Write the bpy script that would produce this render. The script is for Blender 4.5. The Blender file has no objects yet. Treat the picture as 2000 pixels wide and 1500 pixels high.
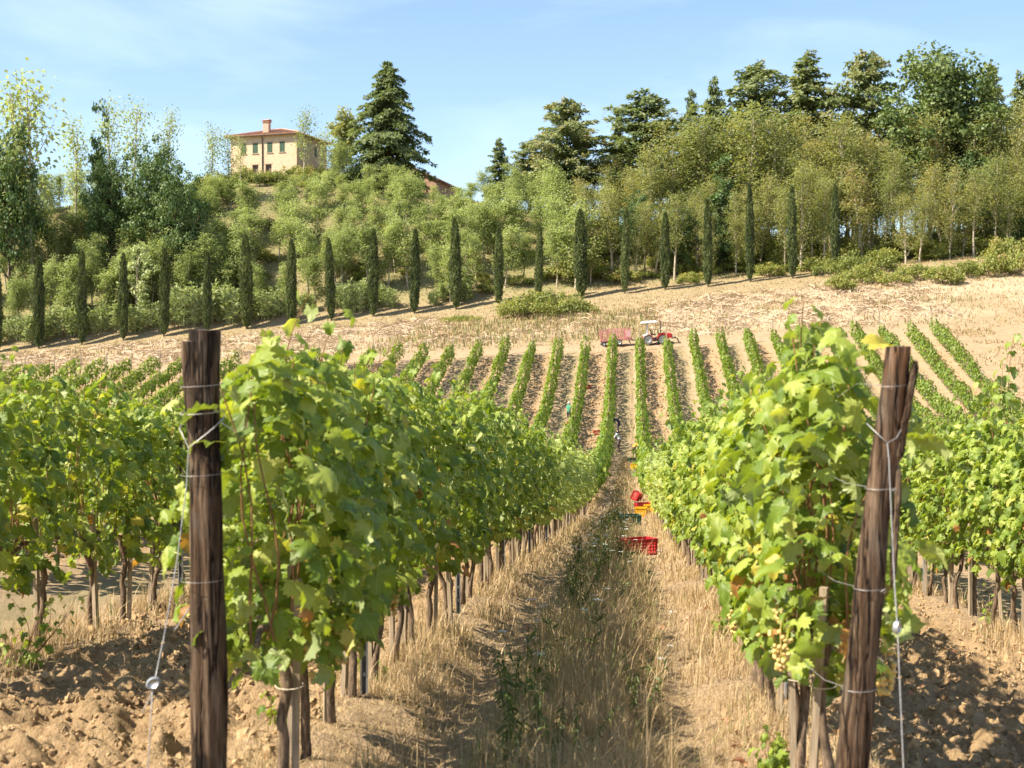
import bpy, math, numpy as np
from mathutils import Vector

# ------------------------------------------------------------------ camera, sky, sun, exposure
SC = bpy.context.scene
COL = SC.collection
FPX = 2800.0                                   # focal length in photo pixels (photo 2000 x 1500)
YAW = math.atan(230 / FPX)                     # the rows run 4.7 degrees to the right of the view axis
CA, SA = math.cos(YAW), math.sin(YAW)

cam_data = bpy.data.cameras.new('camera')
cam_data.sensor_width = 36.0
cam_data.lens = 36.0 * FPX / 2000.0
cam_data.clip_start = 0.1
cam_data.clip_end = 20000
cam_data.dof.use_dof = True
cam_data.dof.focus_distance = 22.0
cam_data.dof.aperture_fstop = 4.6
cam = bpy.data.objects.new('camera', cam_data)
COL.objects.link(cam)
cam.location = (0, 0, 0)
cam.rotation_euler = (math.pi / 2, 0, YAW)
SC.camera = cam

TO_SUN = Vector((-0.63, -0.26, 0.73)).normalized()
ELEV = math.asin(TO_SUN.z)
w = bpy.data.worlds.new('World')
SC.world = w
w.use_nodes = True
nt = w.node_tree
nt.nodes.clear()
out = nt.nodes.new('ShaderNodeOutputWorld')
bg = nt.nodes.new('ShaderNodeBackground')
sky = nt.nodes.new('ShaderNodeTexSky')
sky.sky_type = 'NISHITA'
sky.sun_disc = False
sky.sun_elevation = ELEV
sky.sun_rotation = math.atan2(TO_SUN.x, TO_SUN.y)
sky.altitude = 200
sky.air_density = 1.0
sky.dust_density = 0.7
sky.ozone_density = 1.8
# thin cirrus, the same all round the sky
tc = nt.nodes.new('ShaderNodeTexCoord')
mp = nt.nodes.new('ShaderNodeMapping')
mp.inputs['Scale'].default_value = (2.2, 2.2, 9.0)
mp.inputs['Rotation'].default_value = (0.0, 0.12, 0.4)
nz = nt.nodes.new('ShaderNodeTexNoise')
nz.inputs['Scale'].default_value = 1.6
nz.inputs['Detail'].default_value = 7
nz.inputs['Roughness'].default_value = 0.55
nz.inputs['Distortion'].default_value = 0.4
rp = nt.nodes.new('ShaderNodeValToRGB')
rp.color_ramp.elements[0].position = 0.48
rp.color_ramp.elements[0].color = (0, 0, 0, 1)
rp.color_ramp.elements[1].position = 0.80
rp.color_ramp.elements[1].color = (0.22, 0.22, 0.22, 1)
mx = nt.nodes.new('ShaderNodeMix')
mx.data_type = 'RGBA'
mx.inputs['B'].default_value = (8.2, 8.8, 9.3, 1)
L = nt.links.new
L(tc.outputs['Generated'], mp.inputs['Vector'])
L(mp.outputs['Vector'], nz.inputs['Vector'])
L(nz.outputs['Fac'], rp.inputs['Fac'])
L(rp.outputs['Color'], mx.inputs['Factor'])
L(sky.outputs['Color'], mx.inputs['A'])
L(mx.outputs['Result'], bg.inputs['Color'])
bg.inputs['Strength'].default_value = 0.094
L(bg.outputs['Background'], out.inputs['Surface'])

sun_data = bpy.data.lights.new('sun', 'SUN')
sun_data.energy = 5.0
sun_data.angle = math.radians(0.53)
sun_data.color = (1.0, 0.91, 0.76)
sun = bpy.data.objects.new('sun', sun_data)
COL.objects.link(sun)
sun.rotation_euler = TO_SUN.to_track_quat('Z', 'Y').to_euler()

SC.view_settings.view_transform = 'Standard'
SC.view_settings.look = 'None'
SC.view_settings.gamma = 1.0
SC.view_settings.exposure = 1.33
SC.view_settings.use_curve_mapping = False
SC.render.engine = 'CYCLES'
SC.cycles.max_bounces = 8
SC.cycles.diffuse_bounces = 4
SC.cycles.transmission_bounces = 5
SC.cycles.glossy_bounces = 2

# ------------------------------------------------------------------ small helpers
rng = np.random.default_rng(11)
_tab = np.random.default_rng(5).random((256, 256))


def vnoise(x, y, seed=0):
    x = np.asarray(x, float) + seed * 17.31
    y = np.asarray(y, float) + seed * 9.73
    xi = np.floor(x).astype(int)
    yi = np.floor(y).astype(int)
    fx = x - xi
    fy = y - yi
    fx = fx * fx * (3 - 2 * fx)
    fy = fy * fy * (3 - 2 * fy)
    a = _tab[xi & 255, yi & 255]
    b = _tab[(xi + 1) & 255, yi & 255]
    c = _tab[xi & 255, (yi + 1) & 255]
    d = _tab[(xi + 1) & 255, (yi + 1) & 255]
    return (a * (1 - fx) + b * fx) * (1 - fy) + (c * (1 - fx) + d * fx) * fy


def fbm(x, y, seed=0, octv=3):
    s, amp, tot = 0.0, 1.0, 0.0
    for k in range(octv):
        s = s + amp * vnoise(np.asarray(x) * 2 ** k, np.asarray(y) * 2 ** k, seed + k * 3)
        tot += amp
        amp *= 0.5
    return s / tot


def sstep(a, b, x):
    t = np.clip((np.asarray(x, float) - a) / (b - a), 0, 1)
    return t * t * (3 - 2 * t)


def unit(v):
    return v / np.maximum(np.linalg.norm(v, axis=-1, keepdims=True), 1e-9)


def frames(n, t):
    """rotation matrices whose columns are side, tip and normal"""
    n = unit(n)
    t = unit(t - n * (n * t).sum(-1, keepdims=True))
    s = np.cross(t, n)
    return np.stack([s, t, n], axis=-1)


class Geo:
    """collects faces; build() makes one mesh"""
    def __init__(self):
        self.V, self.T, self.Q, self.R, self.TM, self.QM = [], [], [], [], [], []
        self.LC = []
        self.n = 0

    def add(self, V, F, r=0.5, m=0, lc=None):
        V = np.asarray(V, float).reshape(-1, 3)
        F = np.asarray(F, int)
        k = len(V)
        self.V.append(V)
        r = np.asarray(r, float)
        self.R.append(np.full(k, float(r)) if r.ndim == 0 else r)
        self.LC.append(np.zeros((k, 3)) if lc is None else lc)
        if F.shape[1] == 3:
            self.T.append(F + self.n)
            self.TM.append(np.full(len(F), m))
        else:
            self.Q.append(F + self.n)
            self.QM.append(np.full(len(F), m))
        self.n += k
        return self

    def inst(self, tv, tf, P, R, S, r=0.5, m=0, lc=None):
        N, k = len(P), len(tv)
        if N == 0:
            return self
        S = np.asarray(S, float)
        if S.ndim == 1:
            S = S[:, None]
        V = np.einsum('nij,nkj->nki', R, tv[None] * S[:, None, :]) + P[:, None, :]
        F = (tf[None] + (np.arange(N) * k)[:, None, None]).reshape(-1, tf.shape[1])
        r = np.asarray(r, float)
        rr = np.full(N * k, float(r)) if r.ndim == 0 else np.repeat(r, k)
        self.add(V.reshape(-1, 3), F, rr, m, None if lc is None else np.tile(lc, (N, 1)))
        return self

    def tube(self, P, rad, k=6, r=0.5, m=0, cap=True, wob=None):
        P = np.asarray(P, float)
        n = len(P)
        rad = np.broadcast_to(np.asarray(rad, float), (n,))
        T = unit(np.gradient(P, axis=0))
        ref = np.array([0.0, 0, 1]) if abs(T[:, 2]).mean() < 0.8 else np.array([1.0, 0, 0])
        A = unit(np.cross(T, ref))
        B = np.cross(T, A)
        th = np.arange(k) / k * 2 * math.pi
        rr = rad[:, None] * (np.ones((n, k)) if wob is None else wob)
        V = P[:, None] + rr[..., None] * (np.cos(th)[None, :, None] * A[:, None] + np.sin(th)[None, :, None] * B[:, None])
        i = np.arange(n - 1)[:, None] * k
        j = np.arange(k)[None]
        j2 = (j + 1) % k
        F = np.stack([i + j, i + j2, i + k + j2, i + k + j], -1).reshape(-1, 4)
        self.add(V.reshape(-1, 3), F, r, m)
        if cap:
            for row, c in ((0, P[0]), (n - 1, P[-1])):
                VV = np.vstack([V[row], c[None]])
                jj = np.arange(k)
                self.add(VV, np.stack([jj, (jj + 1) % k, np.full(k, k)], -1), r, m)
        return self

    def box(self, c, s, rz=0.0, r=0.5, m=0, ry=0.0, rx=0.0):
        x, y, z = np.asarray(s) / 2
        V = np.array([(a * x, b * y, d * z) for a in (-1, 1) for b in (-1, 1) for d in (-1, 1)])
        if rx:
            q, p = math.cos(rx), math.sin(rx)
            V = V @ np.array([[1, 0, 0], [0, q, p], [0, -p, q]])
        if ry:
            q, p = math.cos(ry), math.sin(ry)
            V = V @ np.array([[q, 0, -p], [0, 1, 0], [p, 0, q]])
        if rz:
            q, p = math.cos(rz), math.sin(rz)
            V = V @ np.array([[q, p, 0], [-p, q, 0], [0, 0, 1]])
        F = np.array([(0, 1, 3, 2), (4, 6, 7, 5), (0, 4, 5, 1), (2, 3, 7, 6), (0, 2, 6, 4), (1, 5, 7, 3)])
        return self.add(V + np.asarray(c, float), F, r, m)

    def build(self, name, mats, smooth=False, bevel=0):
        V = np.vstack(self.V)
        T = np.vstack(self.T) if self.T else np.zeros((0, 3), int)
        Q = np.vstack(self.Q) if self.Q else np.zeros((0, 4), int)
        me = bpy.data.meshes.new(name)
        me.vertices.add(len(V))
        me.vertices.foreach_set('co', V.astype(np.float32).ravel())
        me.loops.add(T.size + Q.size)
        me.loops.foreach_set('vertex_index', np.concatenate([T.ravel(), Q.ravel()]).astype(np.int32))
        me.polygons.add(len(T) + len(Q))
        ls = np.concatenate([np.arange(len(T)) * 3, T.size + np.arange(len(Q)) * 4])
        me.polygons.foreach_set('loop_start', ls.astype(np.int32))
        me.update(calc_edges=True)
        if not isinstance(mats, (list, tuple)):
            mats = [mats]
        for mm in mats:
            me.materials.append(mm)
        if len(mats) > 1:
            mi = np.concatenate(self.TM + self.QM).astype(np.int32)
            me.polygons.foreach_set('material_index', mi)
        me.polygons.foreach_set('use_smooth', np.full(len(T) + len(Q), bool(smooth)))
        a = me.attributes.new('rnd', 'FLOAT', 'POINT')
        a.data.foreach_set('value', np.concatenate(self.R).astype(np.float32))
        lc = np.vstack(self.LC)
        if lc.any():
            a = me.attributes.new('lc', 'FLOAT_VECTOR', 'POINT')
            a.data.foreach_set('vector', lc.astype(np.float32).ravel())
        me.update()
        return me


def obj(name, me, parent=None, loc=None, rot=None, scale=None, label=None, cat=None, group=None, kind=None):
    o = bpy.data.objects.new(name, me)
    COL.objects.link(o)
    if parent is not None:
        o.parent = parent
    if loc is not None:
        o.location = loc
    if rot is not None:
        o.rotation_euler = rot if not isinstance(rot, (int, float)) else (0, 0, rot)
    if scale is not None:
        o.scale = scale if not isinstance(scale, (int, float)) else (scale,) * 3
    if label:
        o['label'] = label
    if cat:
        o['category'] = cat
    if group:
        o['group'] = group
    if kind:
        o['kind'] = kind
    return o


def thing(name, label, cat, loc=(0, 0, 0), rot=0.0, scale=1.0, group=None):
    return obj(name, None, None, loc, rot, scale, label, cat, group)


def spawn(name, parts, label, cat, loc, rot=0.0, scale=1.0, group=None):
    """a thing and its parts; parts = [(name, mesh, kind or None)], mesh data shared between copies"""
    t = thing(name, label, cat, loc, rot, scale, group)
    for pn, me, kd in parts:
        obj(pn, me, t, kind=kd)
    return t


ORD = ('first second third fourth fifth sixth seventh eighth ninth tenth eleventh twelfth thirteenth fourteenth fifteenth '
       'sixteenth seventeenth eighteenth nineteenth twentieth twenty-first twenty-second twenty-third twenty-fourth '
       'twenty-fifth twenty-sixth twenty-seventh twenty-eighth twenty-ninth thirtieth').split()
for _tn, _tt in (('thirty', 'fortieth'), ('forty', 'fiftieth'), ('fifty', 'sixtieth'), ('sixty', 'seventieth'), ('seventy', 'eightieth')):
    ORD += [f'{_tn}-{x}' for x in ORD[:9]] + [_tt]

# ------------------------------------------------------------------ materials
MAT = {}


def new_mat(name):
    m = bpy.data.materials.new(name)
    m.use_nodes = True
    t = m.node_tree
    t.nodes.clear()
    o = t.nodes.new('ShaderNodeOutputMaterial')
    MAT[name] = m
    return m, t, o


def N(t, typ, **kw):
    n = t.nodes.new(typ)
    for k, v in kw.items():
        if k in n.inputs:
            n.inputs[k].default_value = v
        else:
            setattr(n, k, v)
    return n


def ramp(t, stops, fac=None):
    r = t.nodes.new('ShaderNodeValToRGB')
    e = r.color_ramp.elements
    while len(e) < len(stops):
        e.new(0.5)
    for k, (p, c) in enumerate(stops):
        e[k].position = p
        e[k].color = (*c, 1) if len(c) == 3 else c
    if fac is not None:
        t.links.new(fac, r.inputs['Fac'])
    return r


def mixc(t, fac, a, b, mode='MIX'):
    m = t.nodes.new('ShaderNodeMix')
    m.data_type = 'RGBA'
    m.blend_type = mode
    for key, v in (('Factor', fac), ('A', a), ('B', b)):
        s = m.inputs[key] if key != 'Factor' else m.inputs[0]
        if key in ('A', 'B'):
            s = m.inputs[6 if key == 'A' else 7]
        if hasattr(v, 'is_output'):
            t.links.new(v, s)
        elif key == 'Factor':
            s.default_value = v
        else:
            s.default_value = (*v, 1)
    return m.outputs[2]


def mth(t, op, a, b=0.0, c=None):
    m = t.nodes.new('ShaderNodeMath')
    m.operation = op
    for k, v in enumerate((a, b) if c is None else (a, b, c)):
        if hasattr(v, 'is_output'):
            t.links.new(v, m.inputs[k])
        else:
            m.inputs[k].default_value = v
    return m.outputs[0]


def noise(t, scale, detail=4, rough=0.55, vec=None, sc3=None, coord='Object'):
    n = N(t, 'ShaderNodeTexNoise', Scale=scale, Detail=detail, Roughness=rough)
    if vec is None:
        tcn = t.nodes.new('ShaderNodeTexCoord')
        vec = tcn.outputs[coord]
    if sc3:
        mpn = t.nodes.new('ShaderNodeMapping')
        mpn.inputs['Scale'].default_value = sc3
        t.links.new(vec, mpn.inputs['Vector'])
        vec = mpn.outputs['Vector']
    t.links.new(vec, n.inputs['Vector'])
    return n.outputs['Fac']


def bump(t, h, strength, dist):
    b = N(t, 'ShaderNodeBump', Strength=strength, Distance=dist)
    t.links.new(h, b.inputs['Height'])
    return b.outputs['Normal']


def plain(name, col, rough=0.6, var=0.15, nscale=3.0, metal=0.0, bumpd=0.0, spec=0.4, sc3=None, col2=None):
    m, t, o = new_mat(name)
    p = N(t, 'ShaderNodeBsdfPrincipled', Roughness=rough, Metallic=metal)
    p.inputs['Specular IOR Level'].default_value = spec
    f = noise(t, nscale, 5, 0.6, sc3=sc3)
    c2 = col2 or tuple(max(0, x * (1 - 2 * var)) for x in col)
    c1 = tuple(min(1, x * (1 + var)) for x in col)
    r = ramp(t, [(0.3, c2), (0.7, c1)], f)
    t.links.new(r.outputs['Color'], p.inputs['Base Color'])
    if bumpd:
        t.links.new(bump(t, f, 0.8, bumpd), p.inputs['Normal'])
    t.links.new(p.outputs['BSDF'], o.inputs['Surface'])
    return m


def leafy(name, stops, transl=0.38, rough=0.5, spec=0.35, objvar=0.0, tint=(1.25, 1.25, 0.55), back=None, veins=False):
    m, t, o = new_mat(name)
    at = N(t, 'ShaderNodeAttribute', attribute_name='rnd')
    f = at.outputs['Fac']
    if objvar:
        oi = t.nodes.new('ShaderNodeObjectInfo')
        f = mth(t, 'ADD', f, mth(t, 'MULTIPLY', mth(t, 'SUBTRACT', oi.outputs['Random'], 0.5), objvar))
    r = ramp(t, stops, f)
    c = r.outputs['Color']
    if veins:
        lc = N(t, 'ShaderNodeAttribute', attribute_name='lc')
        n1 = noise(t, 9.0, 3, 0.6, vec=lc.outputs['Vector'])
        c = mixc(t, mth(t, 'MULTIPLY', n1, 0.5), c, (0.55, 0.62, 0.25), 'MULTIPLY')
        # pale veins radiating from the leaf stalk: stripes in the angle around it
        sx = t.nodes.new('ShaderNodeSeparateXYZ')
        t.links.new(lc.outputs['Vector'], sx.inputs[0])
        ang = mth(t, 'ARCTAN2', sx.outputs['X'], sx.outputs['Y'])
        st = mth(t, 'ABSOLUTE', mth(t, 'SINE', mth(t, 'MULTIPLY', ang, 3.2)))
        rad = mth(t, 'SQRT', mth(t, 'ADD', mth(t, 'POWER', sx.outputs['X'], 2.0), mth(t, 'POWER', sx.outputs['Y'], 2.0)))
        v = mth(t, 'LESS_THAN', mth(t, 'MULTIPLY', st, rad), 0.035)
        c = mixc(t, mth(t, 'MULTIPLY', v, 0.45), c, (0.36, 0.40, 0.14))
    cf = c
    if back:
        g = t.nodes.new('ShaderNodeNewGeometry')
        cf = mixc(t, g.outputs['Backfacing'], c, mixc(t, 0.5, c, back))
    p = N(t, 'ShaderNodeBsdfPrincipled', Roughness=rough)
    p.inputs['Specular IOR Level'].default_value = spec
    t.links.new(cf, p.inputs['Base Color'])
    tr = t.nodes.new('ShaderNodeBsdfTranslucent')
    t.links.new(mixc(t, 1.0, c, tint, 'MULTIPLY'), tr.inputs['Color'])
    ms = t.nodes.new('ShaderNodeMixShader')
    ms.inputs[0].default_value = transl
    t.links.new(p.outputs['BSDF'], ms.inputs[1])
    t.links.new(tr.outputs['BSDF'], ms.inputs[2])
    t.links.new(ms.outputs[0], o.inputs['Surface'])
    return m


leafy('vine_leaf', [(0.0, (0.07, 0.125, 0.014)), (0.35, (0.19, 0.265, 0.026)), (0.68, (0.35, 0.405, 0.07)),
                    (0.90, (0.48, 0.49, 0.16)), (0.955, (0.46, 0.40, 0.06)), (0.975, (0.42, 0.20, 0.06)), (1.0, (0.25, 0.11, 0.04))],
      transl=0.37, rough=0.52, spec=0.42, back=(0.42, 0.46, 0.24), veins=True, tint=(1.5, 1.45, 0.4))
leafy('vine_leaf_far', [(0.0, (0.085, 0.145, 0.022)), (0.5, (0.17, 0.24, 0.036)), (0.85, (0.28, 0.33, 0.065)), (1.0, (0.40, 0.41, 0.12))],
      transl=0.36, rough=0.5, spec=0.3, tint=(1.4, 1.4, 0.45))
leafy('locust_leaf', [(0.0, (0.22, 0.265, 0.10)), (0.5, (0.335, 0.385, 0.155)), (1.0, (0.45, 0.48, 0.22))], transl=0.5, objvar=0.45, tint=(1.15, 1.2, 0.7))
leafy('dry_locust_leaf', [(0.0, (0.19, 0.23, 0.085)), (0.5, (0.30, 0.335, 0.13)), (0.85, (0.40, 0.40, 0.17)), (1.0, (0.45, 0.34, 0.18))],
      transl=0.5, objvar=0.5, tint=(1.2, 1.1, 0.55))
leafy('oak_leaf', [(0.0, (0.045, 0.09, 0.03)), (0.5, (0.085, 0.145, 0.045)), (1.0, (0.155, 0.215, 0.075))], transl=0.3, objvar=0.3)
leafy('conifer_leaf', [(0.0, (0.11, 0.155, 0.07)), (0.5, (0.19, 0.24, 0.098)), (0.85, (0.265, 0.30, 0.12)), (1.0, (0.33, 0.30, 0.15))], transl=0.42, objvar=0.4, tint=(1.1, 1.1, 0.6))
leafy('cypress_leaf', [(0.0, (0.042, 0.062, 0.022)), (0.5, (0.10, 0.13, 0.042)), (1.0, (0.19, 0.215, 0.075))], transl=0.15, objvar=0.3)
leafy('reed_leaf', [(0.0, (0.21, 0.27, 0.09)), (0.5, (0.36, 0.42, 0.17)), (1.0, (0.50, 0.53, 0.28))], transl=0.35, objvar=0.2, tint=(1.1, 1.1, 0.7))
leafy('bramble_leaf', [(0.0, (0.14, 0.17, 0.045)), (0.5, (0.26, 0.29, 0.08)), (0.85, (0.36, 0.36, 0.115)), (1.0, (0.38, 0.28, 0.13))], transl=0.45, objvar=0.4)
leafy('grass_blade', [(0.0, (0.12, 0.17, 0.045)), (0.22, (0.21, 0.23, 0.075)), (0.34, (0.30, 0.215, 0.11)), (0.7, (0.48, 0.345, 0.185)), (1.0, (0.62, 0.48, 0.29))],
      transl=0.3, rough=0.6, spec=0.2, tint=(1.05, 1.0, 0.8))
leafy('straw_blade', [(0.0, (0.33, 0.235, 0.155)), (0.5, (0.44, 0.33, 0.22)), (1.0, (0.58, 0.46, 0.32))], transl=0.15, rough=0.6, spec=0.2, tint=(1, 1, 0.9))
leafy('weed_leaf', [(0.0, (0.05, 0.085, 0.022)), (0.6, (0.10, 0.15, 0.04)), (1.0, (0.17, 0.21, 0.06))], transl=0.35)
leafy('white_petal', [(0.0, (0.62, 0.62, 0.56)), (1.0, (0.82, 0.82, 0.78))], transl=0.3, tint=(1, 1, 1))
leafy('fallen_leaf', [(0.0, (0.28, 0.12, 0.06)), (0.5, (0.45, 0.2, 0.1)), (1.0, (0.55, 0.33, 0.2))], transl=0.2, tint=(1, .9, .8))
leafy('great_oak_leaf', [(0.0, (0.06, 0.10, 0.03)), (0.5, (0.115, 0.165, 0.048)), (1.0, (0.20, 0.245, 0.08))], transl=0.25)
plain('bark', (0.20, 0.145, 0.095), 0.9, 0.35, 30, bumpd=0.01, spec=0.1, sc3=(1, 1, 0.2))
plain('pale_bark', (0.47, 0.40, 0.30), 0.9, 0.25, 3, spec=0.1)
plain('dark_bark', (0.13, 0.10, 0.075), 0.9, 0.3, 3, spec=0.1)
plain('vine_bark', (0.185, 0.130, 0.085), 0.95, 0.4, 70, bumpd=0.008, spec=0.1, sc3=(1, 1, 0.15))
plain('cane_bark', (0.30, 0.15, 0.07), 0.7, 0.3, 20, spec=0.2)
plain('stake_wood', (0.36, 0.28, 0.19), 0.9, 0.25, 60, bumpd=0.004, spec=0.1, sc3=(1, 1, 0.08))
plain('galvanised', (0.45, 0.47, 0.49), 0.45, 0.15, 14, metal=0.7)
plain('wire_steel', (0.40, 0.38, 0.36), 0.5, 0.15, 30, metal=0.6)
plain('tie_plastic', (0.62, 0.55, 0.42), 0.6, 0.1, 10)
plain('grape', (0.48, 0.42, 0.12), 0.3, 0.25, 40, col2=(0.50, 0.27, 0.10), spec=0.5)
plain('red_plastic', (0.42, 0.018, 0.025), 0.4, 0.12, 6)
plain('yellow_plastic', (0.72, 0.40, 0.015), 0.4, 0.1, 6)
plain('green_plastic', (0.025, 0.085, 0.06), 0.45, 0.15, 6)
plain('tractor_red', (0.50, 0.028, 0.025), 0.35, 0.12, 3)
plain('white_paint', (0.78, 0.78, 0.76), 0.45, 0.05, 3)
plain('grey_paint', (0.45, 0.46, 0.46), 0.5, 0.1, 4)
plain('black_rubber', (0.05, 0.048, 0.045), 0.8, 0.2, 8)
plain('dusty_rubber', (0.22, 0.205, 0.185), 0.9, 0.2, 8)
plain('black_metal', (0.045, 0.045, 0.05), 0.5, 0.2, 5)
plain('trailer_paint', (0.50, 0.17, 0.155), 0.7, 0.2, 4, col2=(0.40, 0.20, 0.17))
plain('faded_pink', (0.62, 0.34, 0.33), 0.7, 0.1, 4)
plain('skin', (0.42, 0.24, 0.16), 0.6, 0.05, 5)
plain('dark_skin', (0.16, 0.085, 0.055), 0.6, 0.05, 5)
plain('green_cloth', (0.055, 0.26, 0.15), 0.85, 0.1, 9)
plain('navy_cloth', (0.022, 0.03, 0.075), 0.85, 0.15, 9)
plain('white_cloth', (0.66, 0.70, 0.76), 0.85, 0.08, 9)
plain('orange_cloth', (0.68, 0.25, 0.03), 0.85, 0.1, 9)
plain('black_cloth', (0.03, 0.03, 0.036), 0.85, 0.2, 9)
plain('brown_cloth', (0.12, 0.095, 0.085), 0.85, 0.15, 9)
plain('grey_hair', (0.55, 0.54, 0.52), 0.8, 0.1, 20)
plain('dark_hair', (0.03, 0.024, 0.02), 0.7, 0.1, 20)
plain('shutter_green', (0.075, 0.135, 0.085), 0.6, 0.1, 8)
plain('dark_glass', (0.03, 0.035, 0.04), 0.15, 0.1, 2)
plain('gutter', (0.13, 0.095, 0.075), 0.5, 0.15, 3)
plain('terracotta', (0.46, 0.26, 0.165), 0.85, 0.25, 2.2, col2=(0.32, 0.19, 0.13), spec=0.15)
plain('barn_roof', (0.20, 0.12, 0.085), 0.85, 0.25, 2.2, spec=0.15)
plain('barn_wall', (0.42, 0.25, 0.17), 0.9, 0.15, 2.2, spec=0.15)
plain('chimney_brick', (0.52, 0.36, 0.27), 0.9, 0.15, 8, spec=0.1)


def house_wall():
    m, t, o = new_mat('house_stone')
    p = N(t, 'ShaderNodeBsdfPrincipled', Roughness=0.9)
    p.inputs['Specular IOR Level'].default_value = 0.1
    f = noise(t, 5.0, 6, 0.7)
    g = noise(t, 0.7, 4, 0.6)
    c = ramp(t, [(0.3, (0.42, 0.28, 0.17)), (0.5, (0.62, 0.47, 0.32)), (0.75, (0.70, 0.56, 0.41))], f).outputs['Color']
    c = mixc(t, mth(t, 'MULTIPLY', g, 0.35), c, (0.55, 0.36, 0.24))
    t.links.new(c, p.inputs['Base Color'])
    t.links.new(bump(t, f, 0.5, 0.05), p.inputs['Normal'])
    t.links.new(p.outputs['BSDF'], o.inputs['Surface'])


house_wall()


def post_wood(name, a, b, c, hot):
    m, t, o = new_mat(name)
    p = N(t, 'ShaderNodeBsdfPrincipled', Roughness=0.85)
    p.inputs['Specular IOR Level'].default_value = 0.2
    streak = noise(t, 17, 8, 0.75, sc3=(1, 1, 0.07))
    patch = noise(t, 8, 6, 0.7, sc3=(1, 1, 0.35))
    fine = noise(t, 80, 5, 0.65, sc3=(1, 1, 0.05))
    big = noise(t, 5.5, 3, 0.5, sc3=(1, 1, 0.22))
    col = ramp(t, [(0.36, a), (0.50, b), (0.64, c)], streak).outputs['Color']
    col = mixc(t, ramp(t, [(0.5, (0, 0, 0)), (0.62, (0.8, 0.8, 0.8))], big).outputs['Color'], col, hot)
    col = mixc(t, ramp(t, [(0.52, (0, 0, 0)), (0.66, (0.55, 0.55, 0.55))], patch).outputs['Color'], col, (0.20, 0.165, 0.125))
    col = mixc(t, 0.55, col, ramp(t, [(0.38, (0.22, 0.2, 0.18)), (0.58, (1, 1, 1))], fine).outputs['Color'], 'MULTIPLY')
    ck = mth(t, 'ABSOLUTE', mth(t, 'SUBTRACT', noise(t, 13, 4, 0.6, sc3=(1, 1, 0.09)), 0.5))
    crack = ramp(t, [(0.006, (0.12, 0.1, 0.09)), (0.03, (1, 1, 1))], ck).outputs['Color']
    kn = ramp(t, [(0.30, (0.18, 0.15, 0.13)), (0.37, (1, 1, 1))], noise(t, 7, 2, 0.5, sc3=(1, 1, 0.7))).outputs['Color']
    col = mixc(t, 1.0, mixc(t, 1.0, col, crack, 'MULTIPLY'), kn, 'MULTIPLY')
    at = N(t, 'ShaderNodeAttribute', attribute_name='rnd')
    col = mixc(t, at.outputs['Fac'], col, (0.24, 0.215, 0.185))      # weathered grey saw-cut top
    t.links.new(col, p.inputs['Base Color'])
    h = mth(t, 'ADD', mth(t, 'MULTIPLY', streak, 0.8), mth(t, 'MULTIPLY', fine, 0.35))
    h = mth(t, 'ADD', h, mth(t, 'MULTIPLY', mth(t, 'MINIMUM', ck, 0.04), 14.0))
    t.links.new(bump(t, h, 1.0, 0.03), p.inputs['Normal'])
    t.links.new(p.outputs['BSDF'], o.inputs['Surface'])


post_wood('post_dark', (0.030, 0.017, 0.009), (0.105, 0.062, 0.034), (0.27, 0.19, 0.122), (0.055, 0.031, 0.017))
post_wood('post_russet', (0.040, 0.022, 0.012), (0.125, 0.074, 0.042), (0.26, 0.18, 0.118), (0.30, 0.125, 0.04))


def ground_mat():
    m, t, o = new_mat('ground_earth')
    p = N(t, 'ShaderNodeBsdfPrincipled', Roughness=0.95)
    p.inputs['Specular IOR Level'].default_value = 0.08
    ti = N(t, 'ShaderNodeAttribute', attribute_name='tilled').outputs['Fac']
    gr = N(t, 'ShaderNodeAttribute', attribute_name='grassy').outputs['Fac']
    st = N(t, 'ShaderNodeAttribute', attribute_name='strawy').outputs['Fac']
    wd = N(t, 'ShaderNodeAttribute', attribute_name='wooded').outputs['Fac']
    n1 = noise(t, 1.3, 6, 0.65)
    n2 = noise(t, 9.0, 6, 0.7)
    n3 = noise(t, 45.0, 5, 0.7)
    nn = mth(t, 'ADD', mth(t, 'MULTIPLY', n1, 0.35), mth(t, 'ADD', mth(t, 'MULTIPLY', n2, 0.4), mth(t, 'MULTIPLY', n3, 0.25)))
    soil = ramp(t, [(0.34, (0.18, 0.11, 0.052)), (0.5, (0.36, 0.24, 0.125)), (0.66, (0.48, 0.34, 0.195))], nn).outputs['Color']
    dry = ramp(t, [(0.32, (0.215, 0.145, 0.082)), (0.5, (0.36, 0.255, 0.155)), (0.70, (0.46, 0.34, 0.22))], nn).outputs['Color']
    gra = ramp(t, [(0.3, (0.17, 0.14, 0.075)), (0.5, (0.28, 0.22, 0.12)), (0.7, (0.38, 0.285, 0.165))], nn).outputs['Color']
    stw = ramp(t, [(0.3, (0.31, 0.225, 0.14)), (0.5, (0.39, 0.295, 0.19)), (0.7, (0.47, 0.365, 0.25))], nn).outputs['Color']
    wod = ramp(t, [(0.36, (0.12, 0.13, 0.05)), (0.52, (0.19, 0.19, 0.08)), (0.68, (0.32, 0.24, 0.14))], nn).outputs['Color']
    c = mixc(t, ti, dry, soil)
    c = mixc(t, gr, c, gra)
    c = mixc(t, st, c, stw)
    c = mixc(t, wd, c, wod)
    t.links.new(c, p.inputs['Base Color'])
    h = mth(t, 'ADD', n2, mth(t, 'MULTIPLY', n3, 0.6))
    t.links.new(bump(t, h, 1.0, 0.05), p.inputs['Normal'])
    t.links.new(p.outputs['BSDF'], o.inputs['Surface'])


ground_mat()
plain('clod_soil', (0.37, 0.245, 0.128), 0.95, 0.25, 18, bumpd=0.01, spec=0.08)

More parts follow.
